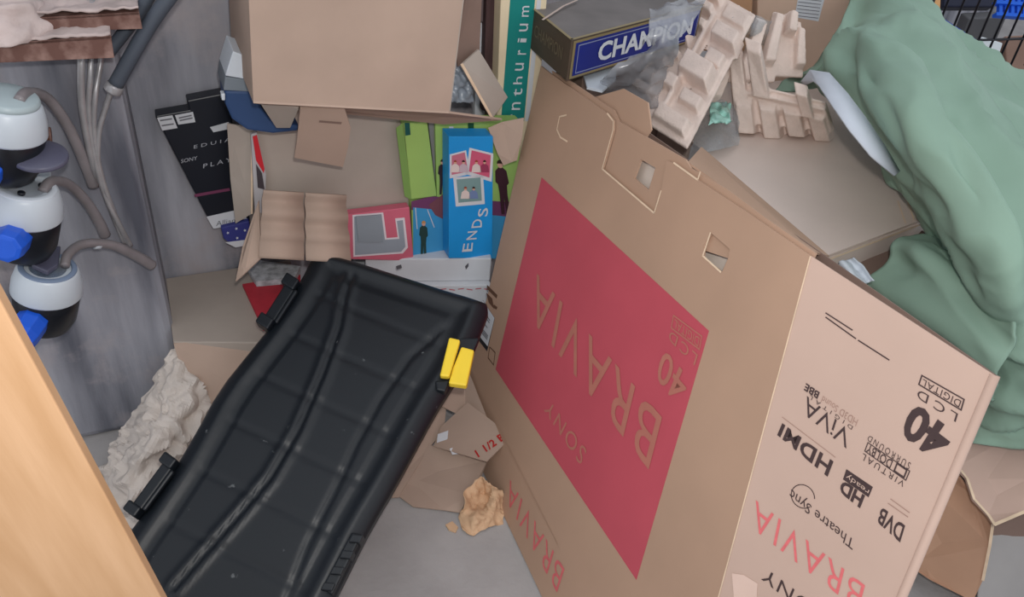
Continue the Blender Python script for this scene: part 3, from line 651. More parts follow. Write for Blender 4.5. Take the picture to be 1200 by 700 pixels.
# grain follows the board
nt = wd_m.node_tree; mp = [n for n in nt.nodes if n.type == 'MAPPING'][0]
tc = [n for n in nt.nodes if n.type == 'TEX_COORD'][0]
vr = nt.nodes.new('ShaderNodeVectorMath'); vr.operation = 'DOT_PRODUCT'; vr.inputs[1].default_value = pw
v2 = nt.nodes.new('ShaderNodeVectorMath'); v2.operation = 'DOT_PRODUCT'; v2.inputs[1].default_value = dd
cb = nt.nodes.new('ShaderNodeCombineXYZ'); ml = nt.nodes.new('ShaderNodeMath'); ml.operation = 'MULTIPLY'; ml.inputs[1].default_value = 12
m2_ = nt.nodes.new('ShaderNodeMath'); m2_.operation = 'MULTIPLY'; m2_.inputs[1].default_value = 1.2
nt.links.new(tc.outputs['Object'], vr.inputs[0]); nt.links.new(tc.outputs['Object'], v2.inputs[0])
nt.links.new(vr.outputs['Value'], ml.inputs[0]); nt.links.new(v2.outputs['Value'], m2_.inputs[0])
nt.links.new(ml.outputs[0], cb.inputs[0]); nt.links.new(m2_.outputs[0], cb.inputs[1]); nt.links.new(cb.outputs[0], mp.inputs[0])

# ================================================================ WALL FITTINGS
def PWL(x, y, D): return PW(x, y, D-DSH)
rust = mat('rusted_steel', (104, 74, 66), .75, .3, 26, .4, 60, rgb2=(166, 136, 126), contrast=(.45, .8))
def bracket(px, D0, D1, label):
    top_ = [PWL(*p, D0) for p in px[:2]]; bot = [PWL(*p, D0) for p in px[2:]]
    e = empty('steel_bar', (top_[0]+bot[1])/2, label, 'bar', 'rusty bars fixed in the plaster')
    prism('vertical_flange', [top_[0], top_[1], bot[0], bot[1]], -NW*.006, rust, e, .001)
    prism('top_flange', [top_[0], top_[1], top_[1]-Z*.006, top_[0]-Z*.006], -NW*(D1-D0), rust, e, .001)
    g = 10; rows_ = []
    for i in range(4): rows_.append([top_[0].lerp(top_[1], k/(g-1))-NW*((D1-D0)*i/3+.0005)+Z*(.003+.004*(1-k/g)) for k in range(g)])
    dl = patch('dust_layer', rows_, mat('pale_dust', (186, 170, 166), .95, .15, 14, .4, 60), e, 4, .008, 30, .004, .3, 2); dl['label'] = 'pale plaster dust lying on the bar'
bracket(((38, 21), (163, 14), (167, 34), (40, 38)), 1.86, 1.95, 'shorter upper rusty steel angle bar sticking out of the crumbled plaster')
bracket(((-30, 53), (130, 42), (134, 68), (-30, 75)), 1.82, 1.95, 'longer lower rusty steel angle bar below the first one')
pm = mat('crumbled_plaster', (196, 180, 176), .95, .15, 12, .6, 60)
ctl = [[PWL(x, y, D) for x, y, D in r] for r in (
    ((-40, -30, 1.94), (-5, -30, 1.92), (15, -30, 1.90), (28, -20, 1.945)),
    ((-40, -5, 1.93), (0, -8, 1.87), (30, -4, 1.88), (45, 0, 1.945)),
    ((-40, 20, 1.90), (5, 15, 1.84), (38, 12, 1.86), (68, 16, 1.945)),
    ((-40, 40, 1.87), (5, 36, 1.82), (45, 34, 1.84), (88, 38, 1.94)),
    ((-40, 54, 1.86), (5, 53, 1.82), (45, 50, 1.83), (80, 48, 1.93)))]
o = patch('plaster_rubble', ctl, pm, None, 8, .03, 18, .004, .4, 9); tag(o, 'heap of crumbled pale plaster lying on the rusty bars', 'plaster', None, 'stuff')
cond = mat('steel_conduit', (160, 158, 160), .35, .1, 30, spec=.6, metal=.35)
DK = 1.905
def wtube(pts, r, label, m=cond, nm='conduit', D=DK, group='thin wall conduits', cat='conduit'):
    o = tube(nm, [PWL(x, y, (p[2] if len(p) > 2 else D)) for p in pts for x, y in [p[:2]]], r, m); tag(o, label, cat, group); return o
wtube([(102, 2, 1.93), (98, 40, 1.93), (95, 75), (96, 120), (103, 165), (112, 200, 1.91), (120, 218, 1.93)], .0075, 'leftmost thin grey conduit running down behind the rusty bars', group=None)
wtube([(109, 10, 1.93), (107, 50, 1.93), (106, 85), (104, 130), (109, 175), (122, 225), (146, 285, 1.93)], .0055, 'second thin grey conduit from the left with a metal collar', group=None)
wtube([(122, 30, 1.93), (118, 72, 1.93), (112, 110), (110, 150), (115, 190), (128, 235), (150, 286, 1.93)], .0055, 'third thin grey conduit from the left bending right at its foot', group=None)
wtube([(131, 105, 1.90), (124, 125), (116, 155), (115, 190), (122, 225), (138, 260), (153, 288, 1.93)], .0055, 'rightmost thin conduit coming out of the dark slanting pipe', group=None)
for (x, y) in ((100, 11), (111, 9)):
    o = lathe('metal_collar', [(.011, -.014), (.014, -.012), (.014, .012), (.011, .014)], PWL(x, y, 1.92), Z, cond); tag(o, {100: 'left metal collar on the conduits above the upper rusty bar', 111: 'right metal collar on the conduits above the upper rusty bar'}[x], 'collar')
dkp = mat('dark_pipe', (74, 80, 90), .5, .1, 8)
o = wtube([(215, -25, 1.88), (176, 28, 1.88), (135, 100, 1.88)], .014, 'dark grey slanting pipe on the right ending in a metal ferrule', dkp, 'slanting_pipe', group=None, cat='pipe')
o2 = lathe('ferrule', [(.013, -.01), (.0165, -.008), (.0165, .006), (.011, .01)], PWL(133, 104, 1.88), (PWL(130, 112, 1.88)-PWL(176, 28, 1.88)), cond, None)
o2.parent = o; 
wtube([(185, -25, 1.915), (163, 15, 1.915), (128, 60, 1.915)], .012, 'shorter dark slanting pipe behind the upper rusty bar', dkp, 'slanting_pipe', group=None, cat='pipe')
wtube([(138, -25, 1.93), (124, 5, 1.93), (110, 30, 1.93)], .013, 'smallest dark slanting pipe near the metal collars', dkp, 'slanting_pipe', group=None, cat='pipe')
rod = mat('grey_rod', (128, 122, 124), .3, .12, 20, spec=.5)
def arm(pts, label):
    n_ = len(pts); wtube(pts, .010, label, rod, 'curved_cable_arm', group='curved arms between sockets and wall', cat='cable')
o = tube('curved_cable_arm', [PWL(*p) for p in ((22, 118, 1.76), (32, 109, 1.80), (55, 115, 1.86), (78, 145, 1.89), (97, 185, 1.91), (110, 217, 1.925))], .013, rod, radii=[.009, .010, .010, .010, .011, .013]); tag(o, 'topmost thick grey cable arching from the top socket to the wall', 'cable', 'curved cables by the sockets')
o = tube('curved_cable_arm', [PWL(*p) for p in ((50, 225, 1.77), (60, 213, 1.80), (80, 216, 1.86), (100, 235, 1.89), (115, 258, 1.91), (123, 275, 1.925))], .013, rod, radii=[.009, .010, .010, .010, .011, .012]); tag(o, 'middle thick grey cable arching from the socket with the open lid', 'cable', 'curved cables by the sockets')
o = tube('curved_cable_arm', [PWL(*p) for p in ((76, 312, 1.77), (80, 298, 1.80), (98, 286, 1.85), (130, 287, 1.88), (158, 299, 1.905), (178, 311, 1.925))], .013, rod, radii=[.009, .0095, .0095, .010, .0115, .0125]); tag(o, 'lowest thick grey cable arching right with a pale band', 'cable', 'curved cables by the sockets')
bd_ = tube('pale_band', [PWL(110, 286, 1.866), PWL(117, 286, 1.871)], .0112, white_pl, None); bd_.parent = o
cp = mat('copper', (150, 104, 84), .5, .1, 20, metal=.3)
o = tube('copper_stub', [PWL(30, 158, 1.90), PWL(59, 158, 1.90)], .011, cp); tag(o, 'short copper coloured pipe stub between the two upper sockets', 'pipe')
lathe('stub_flange', [(.015, -.002), (.015, .002)], PWL(59, 158, 1.90), (PWL(59, 158, 1.9)-PWL(30, 158, 1.9)), rust, None).parent = o
skt_w = mat('socket_white', (196, 204, 212), .35, .03, 10, spec=.5); skt_b = mat('socket_black', (22, 25, 32), .35, .1, 10, spec=.5)
skt_g = mat('lid_grey', (84, 84, 102), .35, .06, 10, spec=.5); skt_bl = mat('coupling_blue', (28, 92, 214), .4, .06, 10, spec=.5)
def socket(cx, cy, D, r, kind, label, bluepx):
    # cx,cy = centre of the round top face
    c = PWL(cx, cy, D); ax = (Z*1.0+Q*.26+NW*.06).normalized()
    e = empty('power_socket', c-ax*.2, label, 'socket', 'wall power sockets')
    lathe('collar', [(r*.55, .004), (r*.84, .006), (r*.92, 0), (r*1.04, -.026), (r*1.08, -.052), (r*1.0, -.057)], c, ax, skt_w, e)
    lathe('rear_body', [(r*1.02, -.054), (r*1.0, -.080), (r*.95, -.115), (r*.78, -.14), (r*.5, -.152)], c, ax, skt_b, e)
    if kind == 'pins':
        face = lathe('socket_face', [(r*.86, .0), (r*.86, .007), (r*.7, .009), (r*.68, .004)], c, ax, white_pl, e)
        e1 = ax.cross(NW).normalized(); e2_ = ax.cross(e1)
        for a in (0.3, 2.4, 4.5): lathe('contact_hole', [(r*.11, .0045), (r*.11, .0102)], c+(e1*math.cos(a)+e2_*math.sin(a))*r*.45, ax, skt_b, face, 16)
        lathe('flip_lid', [(r*.76, 0), (r*.79, .004), (r*.76, .010), (r*.5, .013)], PWL(cx+17, cy-36, D-.02), (Z*.95+NW*.14+Q*.1).normalized(), skt_g, e)
        prism('lid_hinge', [c-NW*.0+e1*k1+e2_*k2 for k1, k2 in ((-.02, 0), (.02, 0), (.02, .012), (-.02, .012))], ax*.03, skt_w, e, .003).location += Vector((0, .045, 0))
    elif kind == 'closed':
        lathe('flip_lid', [(r*.84, .004), (r*.86, .010), (r*.8, .017), (r*.3, .021)], c, ax, lit('pale_lid', (168, 182, 186), .35), e)
    else:
        face = lathe('socket_face', [(r*.86, .0), (r*.86, .007), (r*.7, .009), (r*.68, .004)], c, ax, lit('blue_grey_face', (120, 136, 160), .4), e)
        e1 = ax.cross(NW).normalized(); e2_ = ax.cross(e1)
        prism('flip_lid', [c+ax*.008+e1*k1*r+e2_*k2*r for k1, k2 in ((-.6, .8), (.35, .95), (.3, -.1), (.0, -.55), (-.45, -.2))], ax*.012, skt_g, e, .003)
    # blue coupling pointing down to the left
    bc_ = PWL(*bluepx, D-.07); a2 = (c-ax*.08-bc_).normalized()
    cpn = lathe('blue_coupling', [(.020, -.03), (.028, -.028), (.031, -.01), (.031, .02), (.028, .04), (.022, .05)], bc_, a2, skt_bl, e, 8)
    for p in cpn.data.polygons: p.use_smooth = False
    tube('neck', [bc_+a2*.035, c-ax*.085], .026, skt_b, e)
    # fixing arm to the wall
    tube('wall_mount', [c-ax*.08, c-ax*.08-NW*(WALL-D)], .022, skt_b, e)
socket(8, 122, 1.78, .060, 'closed', 'topmost power socket on the wall with a closed pale lid', (-30, 215))
socket(30, 222, 1.78, .060, 'pins', 'middle power socket with its dark round lid flipped open', (12, 284))
socket(56, 316, 1.78, .060, 'half', 'lowest power socket with half open bluish lid and blue coupling', (30, 388))

# ================================================================ RIGHT SIDE: CARTONS BEHIND THE TV CARTON
zc = .70
bt_ = empty('flat_carton', PZ(950, 250, 0), 'broad brown carton behind the television carton with the green cover on it', 'carton')
tp2 = [PZ(*p, zc) for p in ((768, 118), (968, 303), (1076, 262), (1130, 215), (1010, 60), (900, 60))]
prism('box_body', tp2, -Z*(zc-.004), mat('sheen_card', (214, 196, 186), .42, .05, 4, spec=.6), bt_, .003)  # base colour lightened: the sheen on the top is put into it
sheet('top_flap', [p+Z*.008 for p in (PZ(800, 160, zc), PZ(968, 303, zc), PZ(1076, 262, zc), PZ(1045, 205, zc), PZ(990, 130, zc), PZ(850, 120, zc))], .005, MATS['sheen_card'], bt_)
polylines('flap_edge', [[PZ(968, 303, zc)+NW*.003, PZ(1076, 262, zc)+NW*.003]], .005, card_edge, bt_, NW, .003)
for x, y in ((1062, 236), (1052, 240)): polylines('crease', [[PZ(x, y-4, zc+.009), PZ(x+9, y+22, zc+.009)]], .003, card_edge, bt_, Z, .001)
sheet('lower_flap', [PZ(975, 308, .655), PZ(1078, 268, .655), PZ(1112, 292, .63), PZ(1015, 334, .62)], .005, card_dark, bt_)
# tall carton at the back carrying the shipping label
tq2 = [PZ(*p, 0) for p in ((0, 0),)]
DT2 = 1.93
tl, tn = carton('labelled_carton', [PW(x, y, 1.96) for x, y in ((889, -50), (1012, -50), (1000, 60), (960, 110), (886, 110))], .14, lit('pale_card', (196, 166, 146)), 'pale brown carton with a white shipping label behind the pulp trays')
flat('shipping_label', [PW(x, y, 1.96) for x, y in ((936, -8), (967, -5), (959, 25), (931, 20))], white_paper, tl)
for i in range(6): polylines('label_line', [[PW(936-i*.8, -2+i*4, 1.96), PW(962-i*.8, 1+i*4, 1.96)]], .002, MATS['label_grey'], tl, NW, .002)
oc, _ = carton('tan_carton', [PW(x, y, 1.96) for x, y in ((812, -50), (884, -50), (880, 60), (812, 60))], .12, lit('tan_card', (178, 136, 104)), 'tan carton behind the top of the left pulp tray')
# glassware style box
zb = 1.0
gold = mat('gold_lid', (108, 100, 84), .45, .2, 10, rgb2=(92, 90, 92), metal=.2)
ch = empty('gold_lidded_box', PZ(700, 60, zb-.12), 'old dark gold lidded box with a blue label at the top', 'box')
c_tl = PZ(670, 47, zb); f_dir = (PZ(824, 6, zb)-c_tl); s_dir = (PZ(623, 9, zb)-c_tl)
hh = .098
body = [c_tl, c_tl+f_dir, c_tl+f_dir+s_dir, c_tl+s_dir]
prism('box_body', body, -Z*hh, mat('dark_box', (84, 70, 58), .5, .15, 10), ch, .002)
top_in = [p+Z*.001 for p in body]
sheet('lid_top', top_in, .002, mat('grey_lid', (112, 106, 104), .5, .15, 8), ch)
lidp = polylines('gold_rim', [[body[0]+Z*.001, body[1]+Z*.001]], .008, lit('gold', (150, 134, 96), .4, metal=.3), ch, Z, .001)
polylines('gold_rim', [[body[0]+Z*.001, body[3]+Z*.001]], .008, MATS['gold'], ch, Z, .001)
fq = [body[0], body[1], body[1]-Z*hh, body[0]-Z*hh]; fn = towards(newell(fq), fq[0])
flat('gold_border', [bil(fq, u, v) for u, v in ((.015, .04), (.99, .04), (.99, .96), (.015, .96))], MATS['gold'], ch, .001)
flat('blue_label', [bil(fq, u, v) for u, v in ((.03, .1), (.98, .1), (.98, .9), (.03, .9))], lit('royal_blue', (26, 38, 120)), ch, .002)
frame('silver_line', [bil(fq, u, v) for u, v in ((.045, .15), (.97, .15), (.97, .85), (.045, .85))], .0025, lit('silver_print', (130, 136, 170)), ch, .0035)
text('lettering', 'CHAMPION', [bil(fq, u, v) for u, v in ((.19, .24), (.93, .24), (.93, .72), (.19, .72))], white_paper, ch, .004, .03)
sq = [body[3], body[0], body[0]-Z*hh, body[3]-Z*hh]
text('lettering', 'CHAMPION', [bil(sq, u, v) for u, v in ((.15, .3), (.85, .3), (.85, .6), (.15, .6))], lit('gold_dim', (120, 106, 84)), ch, .002, .0)
polylines('string', [[PZ(636, 24, zb+.003), PZ(660, 8, zb+.006), PZ(676, 1, zb+.006)]], .006, lit('string_white', (190, 170, 160)), ch, Z, .002)
# carton under the gold lidded box
ub, _ = carton('support_carton', [p-Z*(hh+.002) for p in [PZ(655, 88, zb), PZ(672, 50, zb), PZ(800, 30, zb), PZ(770, 88, zb)]], .3, card, 'brown carton the gold lidded box stands on')
C.objects.unlink; 
for o in list(ub.children): bpy.data.objects.remove(o)
usz = zb-hh-.002
uu = [p.copy() for p in (body[0]+s_dir*.25+f_dir*.2, body[0]+f_dir*.98+s_dir*.2, body[0]+f_dir*.98+s_dir*.9, body[0]+s_dir*.9+f_dir*.2)]
for p in uu: p.z = usz
ub.location.z = .0
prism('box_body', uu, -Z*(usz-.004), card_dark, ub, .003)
o = sheet('white_foam_sheet', [PZ(*p, .885) for p in ((684, 88), (722, 72), (722, 92), (706, 106), (688, 102))], .006, white_pl); tag(o, 'white foam sheet corner under the blue labelled box', 'foam')

# pulp trays
def tray(name, q, blocks, th, label):
    n = towards(newell(q), q[0]); bm = bmesh.new()
    def addb(u0, u1, v0, v1, h0, h1, tp=.10):
        bot = [bil(q, u, v)+n*h0 for u, v in ((u0, v0), (u1, v0), (u1, v1), (u0, v1))]
        du, dv = (u1-u0)*tp, (v1-v0)*tp
        tpp = [bil(q, u, v)+n*h1 for u, v in ((u0+du, v0+dv), (u1-du, v0+dv), (u1-du, v1-dv), (u0+du, v1-dv))]
        b1 = [bm.verts.new(p) for p in bot]; b2 = [bm.verts.new(p) for p in tpp]
        bm.faces.new(b1[::-1]); bm.faces.new(b2)
        for i in range(4): bm.faces.new([b1[i], b1[(i+1) % 4], b2[(i+1) % 4], b2[i]])
    for b__ in blocks: addb(*b__)
    o = frombm(name, bm, pulp, None, True)
    rm = o.modifiers.new('fuse', 'REMESH'); rm.mode = 'VOXEL'; rm.voxel_size = .0032; rm.use_smooth_shade = True
    sm = o.modifiers.new('soft', 'SMOOTH'); sm.iterations = 7; sm.factor = .6
    tag(o, label, 'packing tray', 'moulded pulp packing trays'); return o
ztr = zc+.02
q1 = [PZ(826, -14, ztr+.26), PZ(886, 20, ztr+.26), PZ(806, 177, ztr+.05), PZ(742, 136, ztr+.05)]
bl = [(.0, 1, 0, 1, 0, .010, .0)]
bl += [(.02, .45, .02+.115*i, .09+.115*i, .0, .035+.006*(i % 2)) for i in range(3)]
bl += [(.5, 1.0, .03, .16, 0, .02), (.55, 1.05, .22, .34, 0, .045), (.62, .95, .38, .50, 0, .03), (-.1, .35, .36, .47, 0, .05), (.35, .95, .50, .66, 0, .05),
       (-.18, .30, .52, .57, 0, .03), (-.22, .15, .60, .66, 0, .035), (.25, .5, .68, .78, 0, .04), (.55, .95, .70, .80, 0, .03), (-.18, .2, .71, .77, 0, .03), (-.2, .22, .82, .9, 0, .035), (.3, .95, .86, .97, 0, .03), (.40, .48, .1, .95, 0, .028)]
tray('pulp_tray', q1, bl, .01, 'left pulp packing tray with stepped ribs resting against the blue labelled box')
q2 = [PZ(856, 92, ztr+.12), PZ(968, 118, ztr+.12), PZ(978, 150, ztr+.02), PZ(860, 140, ztr+.02)]
bl = [(.0, 1, .0, 1, 0, .012, .0)]
bl += [(.0+.245*i, .25+.245*i, .15, 1.35+.12*(i % 2), -.01, .042, .2) for i in range(4)]+[(0, 1, .1, .95, -.004, .028, .02)]
bl += [(.0, .18, -.9, .5, 0, .03), (.22, .42, -1.2, .3, 0, .035), (.70, .85, -.4, .5, 0, .045)]
tray('pulp_tray', q2, bl, .01, 'right pulp packing tray with a row of rounded cups at its lower edge')
q3 = [PZ(905, 14, ztr+.26), PZ(938, 28, ztr+.24), PZ(940, 92, ztr+.12), PZ(885, 90, ztr+.12)]
bl = [(0, 1, 0, 1, 0, .01, 0), (-.45, -.1, .15, 1.2, 0, .03), (.0, .3, .0, .9, 0, .04), (.4, .7, -.05, .35, 0, .05), (.75, 1.0, .1, .9, 0, .035), (-.8, -.55, .5, 1.4, 0, .03), (-.9, .4, .8, 1.1, 0, .012, 0)]
tray('pulp_tray', q3, bl, .01, 'upright pulp packing tray standing behind the row of rounded cups')

# clear plastic
cl = bpy.data.materials.new('clear_plastic'); cl.use_nodes = True; nt = cl.node_tree
for n in list(nt.nodes): nt.nodes.remove(n)
ou = nt.nodes.new('ShaderNodeOutputMaterial'); tr = nt.nodes.new('ShaderNodeBsdfTransparent'); tr.inputs[0].default_value = (.8, .84, .86, 1)
pr = nt.nodes.new('ShaderNodeBsdfPrincipled'); pr.inputs['Base Color'].default_value = (.55, .58, .62, 1); pr.inputs['Roughness'].default_value = .15
mx = nt.nodes.new('ShaderNodeMixShader'); nzz = nt.nodes.new('ShaderNodeTexNoise'); nzz.inputs['Scale'].default_value = 18
rp_ = nt.nodes.new('ShaderNodeMapRange'); rp_.inputs[3].default_value = .12; rp_.inputs[4].default_value = .45
nt.links.new(nzz.outputs['Fac'], rp_.inputs[0]); nt.links.new(rp_.outputs[0], mx.inputs[0]); nt.links.new(tr.outputs[0], mx.inputs[1]); nt.links.new(pr.outputs[0], mx.inputs[2]); nt.links.new(mx.outputs[0], ou.inputs[0])
def plastic(rows, label, sd, amp=.03):
    o = patch('plastic_wrap', [[PZ(*p) for p in r] for r in rows], cl, None, 9, amp*.6, 12, .0, .9, sd, smooth=True); tag(o, label, 'plastic wrap'); return o
plastic([[(762, 14, 1.06), (790, 2, 1.08), (830, -5, 1.08)], [(760, 40, 1.05), (785, 30, 1.06), (815, 22, 1.06)], [(758, 60, 1.0), (775, 52, 1.03), (798, 48, 1.03)], [(705, 92, .92), (750, 85, .95), (785, 78, .96)], [(715, 118, .80), (745, 112, .86), (775, 105, .88)], [(735, 125, .76), (755, 128, .8), (770, 122, .82)]], 'crumpled clear plastic wrap between the blue labelled box and left pulp tray', 1)
bpy.data.objects['plastic_wrap'].data.materials[0] = mat('cloudy_plastic', (150, 152, 158), .22, .25, 12, .4, 30, spec=.7)
bpy.data.objects['plastic_wrap'].data.materials[0].node_tree.nodes['Principled BSDF'].inputs['Alpha'].default_value = .72
plastic([[(858, 22, .97), (880, 18, .98), (905, 26, .97)], [(862, 35, .93), (880, 33, .96), (902, 42, .93)], [(868, 50, .88), (885, 52, .9), (900, 56, .88)]], 'small clear plastic wrap between the two pulp trays', 4, .02)
plastic([[(828, 120, .78), (846, 115, .80), (866, 125, .78)], [(818, 150, .75), (840, 145, .77), (866, 145, .75)], [(806, 185, .72), (835, 178, .735), (866, 170, .72)]], 'clear plastic bag lying on the broad brown carton below the pulp trays', 6, .02)
gp = mat('green_tint_plastic', (150, 200, 186), .12, .3, 25, .5, 40, spec=.8)
o = patch('plastic_packet', [[PZ(832+i*8, 120+j*8, .79+.01*((i+j) % 2)) for i in range(4)] for j in range(4)], gp, None, 6, .012, 30, .002, .5, 8); tag(o, 'shiny pale green plastic packet between the pulp trays', 'plastic packet')
o = patch('foam_bag', [[PZ(980+j*8+i*7, 308+j*9-i*2, .70+.012*(i % 2)) for i in range(4)] for j in range(4)], white_pl, None, 5, .008, 25, .003, .3, 8); tag(o, 'shiny white plastic bit sticking up between television carton and green cover', 'plastic')

# green cover
gc = mat('green_fabric', (138, 165, 148), .7, .05, 5, .05, 90, spec=.25)
rows = [
 [(1008, -20, .98), (1040, -25, 1.0), (1078, -5, 1.0), (1108, 25, .95), (1152, 58, .90), (1215, 95, .85), (1330, 150, .80)],
 [(985, 20, .96), (1030, 25, 1.03), (1080, 45, 1.04), (1125, 75, .99), (1175, 105, .94), (1240, 140, .88), (1340, 200, .80)],
 [(958, 68, .86), (1005, 85, .99), (1070, 105, 1.03), (1125, 130, 1.0), (1185, 160, .95), (1250, 200, .88), (1350, 250, .78)],
 [(960, 98, .80), (1030, 145, .92), (1085, 170, .98), (1140, 195, .98), (1195, 225, .93), (1260, 265, .85), (1360, 300, .74)],
 [(1040, 195, .74), (1072, 215, .83), (1110, 232, .90), (1155, 255, .93), (1205, 280, .90), (1270, 320, .80), (1370, 350, .7)],
 [(1082, 262, .70), (1100, 262, .78), (1128, 280, .86), (1165, 305, .88), (1212, 335, .85), (1280, 370, .75), (1380, 400, .62)],
 [(1100, 292, .66), (1112, 300, .72), (1135, 325, .78), (1170, 355, .80), (1215, 385, .77), (1290, 420, .66), (1390, 450, .54)],
 [(1055, 345, .60), (1090, 360, .64), (1130, 385, .67), (1172, 410, .68), (1220, 440, .64), (1290, 475, .55), (1400, 500, .44)],
 [(1100, 430, .46), (1120, 440, .48), (1145, 460, .50), (1175, 485, .50), (1222, 500, .48), (1290, 530, .42), (1400, 560, .34)],
 [(1100, 500, .36), (1125, 515, .37), (1150, 522, .38), (1180, 524, .38), (1222, 526, .38), (1290, 560, .32), (1400, 600, .24)]]
gco = empty('fabric_cover', PZ(1120, 300, .65), 'large crumpled sage green fabric cover draped over the right side', 'fabric')
patch('cloth', [[PZ(*p) for p in r] for r in rows], gc, gco, 16, .042, 6.0, .006, .9, 5, edge=.25, along=(PZ(1180, 330, .85)-PZ(1030, 90, .98)).normalized())
# pointed fold that falls towards the tv carton
f2 = [[(1108, 275, .72), (1120, 290, .74), (1150, 320, .76), (1190, 350, .78)],
      [(1050, 284, .72), (1085, 296, .76), (1130, 325, .77), (1185, 370, .78)],
      [(1046, 305, .69), (1085, 325, .73), (1130, 355, .74), (1185, 410, .72)],
      [(1018, 328, .64), (1060, 350, .67), (1105, 385, .68), (1170, 440, .66)],
      [(1010, 345, .58), (1050, 375, .60), (1100, 410, .60), (1165, 470, .55)]]
patch('cloth_fold', [[PZ(*p) for p in r] for r in f2], gc, gco, 10, .022, 8, .006, .9, 11, along=(PZ(1170, 400, .70)-PZ(1060, 300, .72)).normalized())
f3 = [[(950, 90, .82), (975, 70, .88), (1000, 60, .93)], [(922, 92, .76), (945, 88, .80), (975, 90, .84)], [(908, 106, .74), (935, 106, .76), (965, 104, .78)]]
patch('cloth_corner', [[PZ(*p) for p in r] for r in f3], gc, gco, 8, .012, 12, .005, .3, 12)
st = [(942, 98, .86, 6), (952, 89, .90, 14), (966, 94, .93, 20), (984, 118, .94, 23), (1004, 146, .93, 24), (1028, 178, .90, 20), (1050, 204, .86, 8)]
vs = []; fs = []
for i, (x, y, z, w_) in enumerate(st):
    x2, y2 = st[min(i+1, len(st)-1)][:2]; x1, y1 = st[max(i-1, 0)][:2]; d = Vector((x2-x1, y2-y1)).normalized(); s = Vector((-d.y, d.x))*w_
    vs += [PZ(x-s.x*.5+0, y-s.y*.5, z+.012), PZ(x+s.x*.5, y+s.y*.5, z+.006)]
fs = [[2*i, 2*i+1, 2*i+3, 2*i+2] for i in range(len(st)-1)]
o = fromverts('strap', vs, fs, lit('strap_white', (200, 206, 216), .6), gco, True); o['label'] = 'white webbing strap'
s_ = o.modifiers.new('t', 'SOLIDIFY'); s_.thickness = .004
sbx = prism('storage_carton', quadz(((1165, 480), (1178, 590), (1400, 560), (1330, 440)), .285), -Z*.281, card_dark, None); tag(sbx, 'brown carton low at the right under the pale torn cardboard sheet', 'carton')

# ================================================================ LOWER RIGHT TORN CARDS
o = sheet('torn_card', [PZ(*p) for p in ((1118, 500, .36), (1205, 500, .36), (1290, 560, .34), (1260, 590, .32), (1200, 600, .31), (1165, 615, .3), (1158, 604, .3), (1140, 585, .31), (1132, 560, .33), (1120, 548, .34))], .006, lit('pinkish_card', (196, 166, 152))); tag(o, 'pale torn cardboard sheet under the hem of the green fabric', 'cardboard')
polylines('torn_edge', [[PZ(1122, 548, .345), PZ(1133, 562, .333), PZ(1141, 586, .313), PZ(1158, 605, .303), PZ(1165, 616, .303), PZ(1200, 601, .313)]], .007, card_edge, o, Z, .003)
o = sheet('torn_carton_flap', [PZ(*p) for p in ((1040, 520, .30), (1118, 548, .28), (1140, 580, .26), (1166, 612, .25), (1160, 640, .20), (1152, 680, .12), (1140, 705, .06), (1090, 680, .06), (1060, 660, .06))], .006, mat('warm_card', (186, 146, 120), .55, .08, 6)); tag(o, 'warm brown torn carton flap leaning beside the television carton', 'cardboard')
polylines('torn_edge', [[PZ(1141, 582, .262), PZ(1164, 612, .252), PZ(1160, 640, .203), PZ(1152, 680, .123)]], .006, card_edge, o, n2, .001)
gsm = mat('grey_sheet', (150, 146, 144), .6, .08, 5)
ctl = [[PZ(1150, 640, .16), PZ(1185, 600, .2), PZ(1260, 570, .2)], [PZ(1150, 680, .09), PZ(1190, 650, .12), PZ(1270, 620, .12)], [PZ(1140, 730, .02), PZ(1200, 710, .03), PZ(1280, 690, .03)]]
o = patch('grey_plastic_sheet', ctl, gsm, None, 8, .012, 8, .004, .3, 4); tag(o, 'grey plastic sheet in the lower right corner', 'sheet')

# ================================================================ WIRE CAGE AND THINGS BEHIND IT
DCg = 2.05
wire = mat('black_wire', (22, 22, 30), .4, .1, 10)
def RP(x, y, k): return PT(x, y, k)
g0, g1 = PZ(1085, -30, 1.12), PZ(1250, 90, .92)
cg = empty('wire_cage', PZ(1150, 70, .80), 'black wire cage panel behind the green fabric at top right', 'cage')
pln = (PT(1085, 20, 2.7), PT(1250, 20, 2.9)); cn = (pln[1]-pln[0]).cross(Z).normalized(); cc_ = cn.dot(pln[0])
def PC(x, y, off=0): return PN(x, y, cn, cc_+off)
a_, b__ = PC(1085, 20), PC(1260, 20); wdir = (b__-a_); wdir.z = 0
for i in range(11):
    base = a_+wdir*(i/10); 
    tube('wire', [Vector((base.x, base.y, .70)), Vector((base.x, base.y, 1.35))], .004, wire, cg, 6)
for z in (.80, 1.02, 1.3):
    tube('cross_wire', [Vector((a_.x, a_.y, z)), Vector((b__.x, b__.y, z))], .005, wire, cg, 6)
    
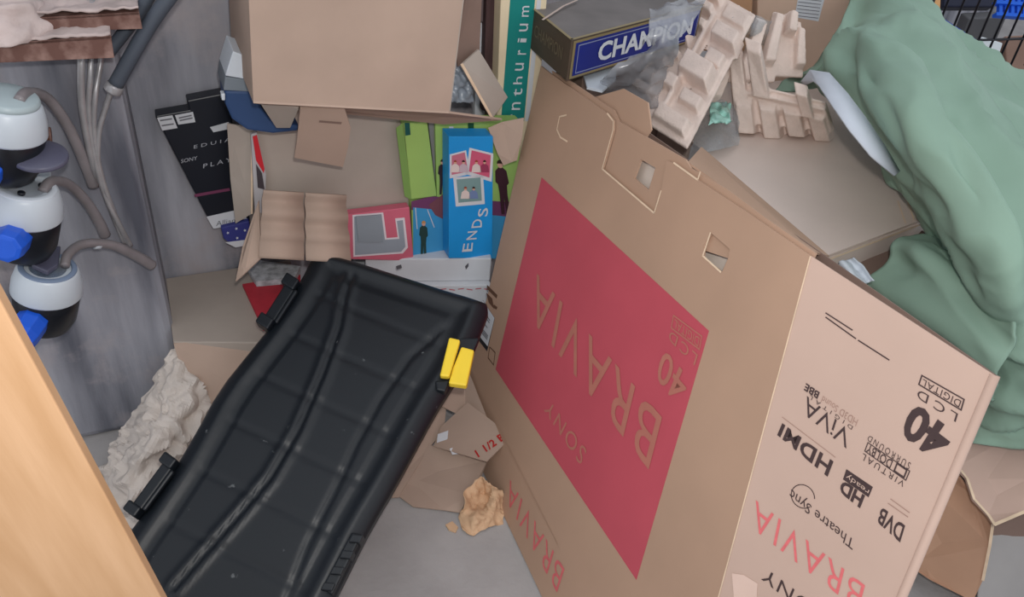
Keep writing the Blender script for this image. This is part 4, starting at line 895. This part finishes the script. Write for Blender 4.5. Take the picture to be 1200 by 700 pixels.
tube('corner_post', [Vector((a_.x, a_.y, .004)), Vector((a_.x, a_.y, 1.4))], .01, wire, cg, 8)
wn, _ = carton('wooden_panel', [PT(x, y, 2.95) for x, y in ((1070, -30), (1104, -30), (1101, 30), (1070, 20))], .03, lit('orange_wood', (214, 164, 110)), 'orange wooden board at the left end of the wire cage', 'board')
def blob(name, px, t, dep, rgb, label, cat, ground=False):
    q = [PT(x, y, t) for x, y in px]; n = F
    if ground:
        q = [q[0], q[1], Vector((q[1].x, q[1].y, .004)), Vector((q[0].x, q[0].y, .004))]; n = Vector((F.x, F.y, 0))
    o = prism(name, q, n*dep, lit('c_'+name, rgb), None, .006); tag(o, label, cat); return o
blob('blue_tray', ((1102, 20), (1108, 22), (1152, 50), (1150, 61), (1128, 52), (1103, 34)), 3.05, .06, (40, 70, 170), 'dark blue plastic tray edge seen low behind the wire cage', 'tray')
bb = empty('blue_basket', PT(1175, 10, 3.1), 'bright blue slatted plastic basket at the top right behind the wires', 'basket')
bm_ = lit('basket_blue', (30, 100, 220))
for i in range(6): prism('slat', [PT(x, y, 3.05) for x, y in ((1172+i*7, -20), (1176+i*7, -20), (1175+i*7, 18), (1171+i*7, 18))], F*.02, bm_, bb, .001)
for y in (-14, 0, 14): prism('rail', [PT(x, yy, 3.04) for x, yy in ((1168, y), (1215, y+3), (1215, y+7), (1168, y+4))], F*.03, bm_, bb, .001)
blob('dark_bag', ((1108, -20), (1168, -20), (1165, 8), (1106, 8)), 3.3, .05, (34, 38, 58), 'dark bag behind the wire cage beside the blue basket', 'bag')
blob('grey_box', ((1135, 22), (1180, 20), (1188, 38), (1150, 42)), 3.25, .1, (92, 92, 94), 'dark grey box in the middle behind the wire cage', 'box', True)
blob('white_packet', ((1150, 42), (1176, 50), (1172, 62), (1150, 62)), 3.0, .05, (215, 222, 226), 'small white packet behind the wires', 'packet')
blob('brown_packet', ((1178, 42), (1215, 40), (1215, 90), (1180, 80)), 3.0, .08, (140, 112, 98), 'brown carton corner at the right edge behind the wires', 'packet')
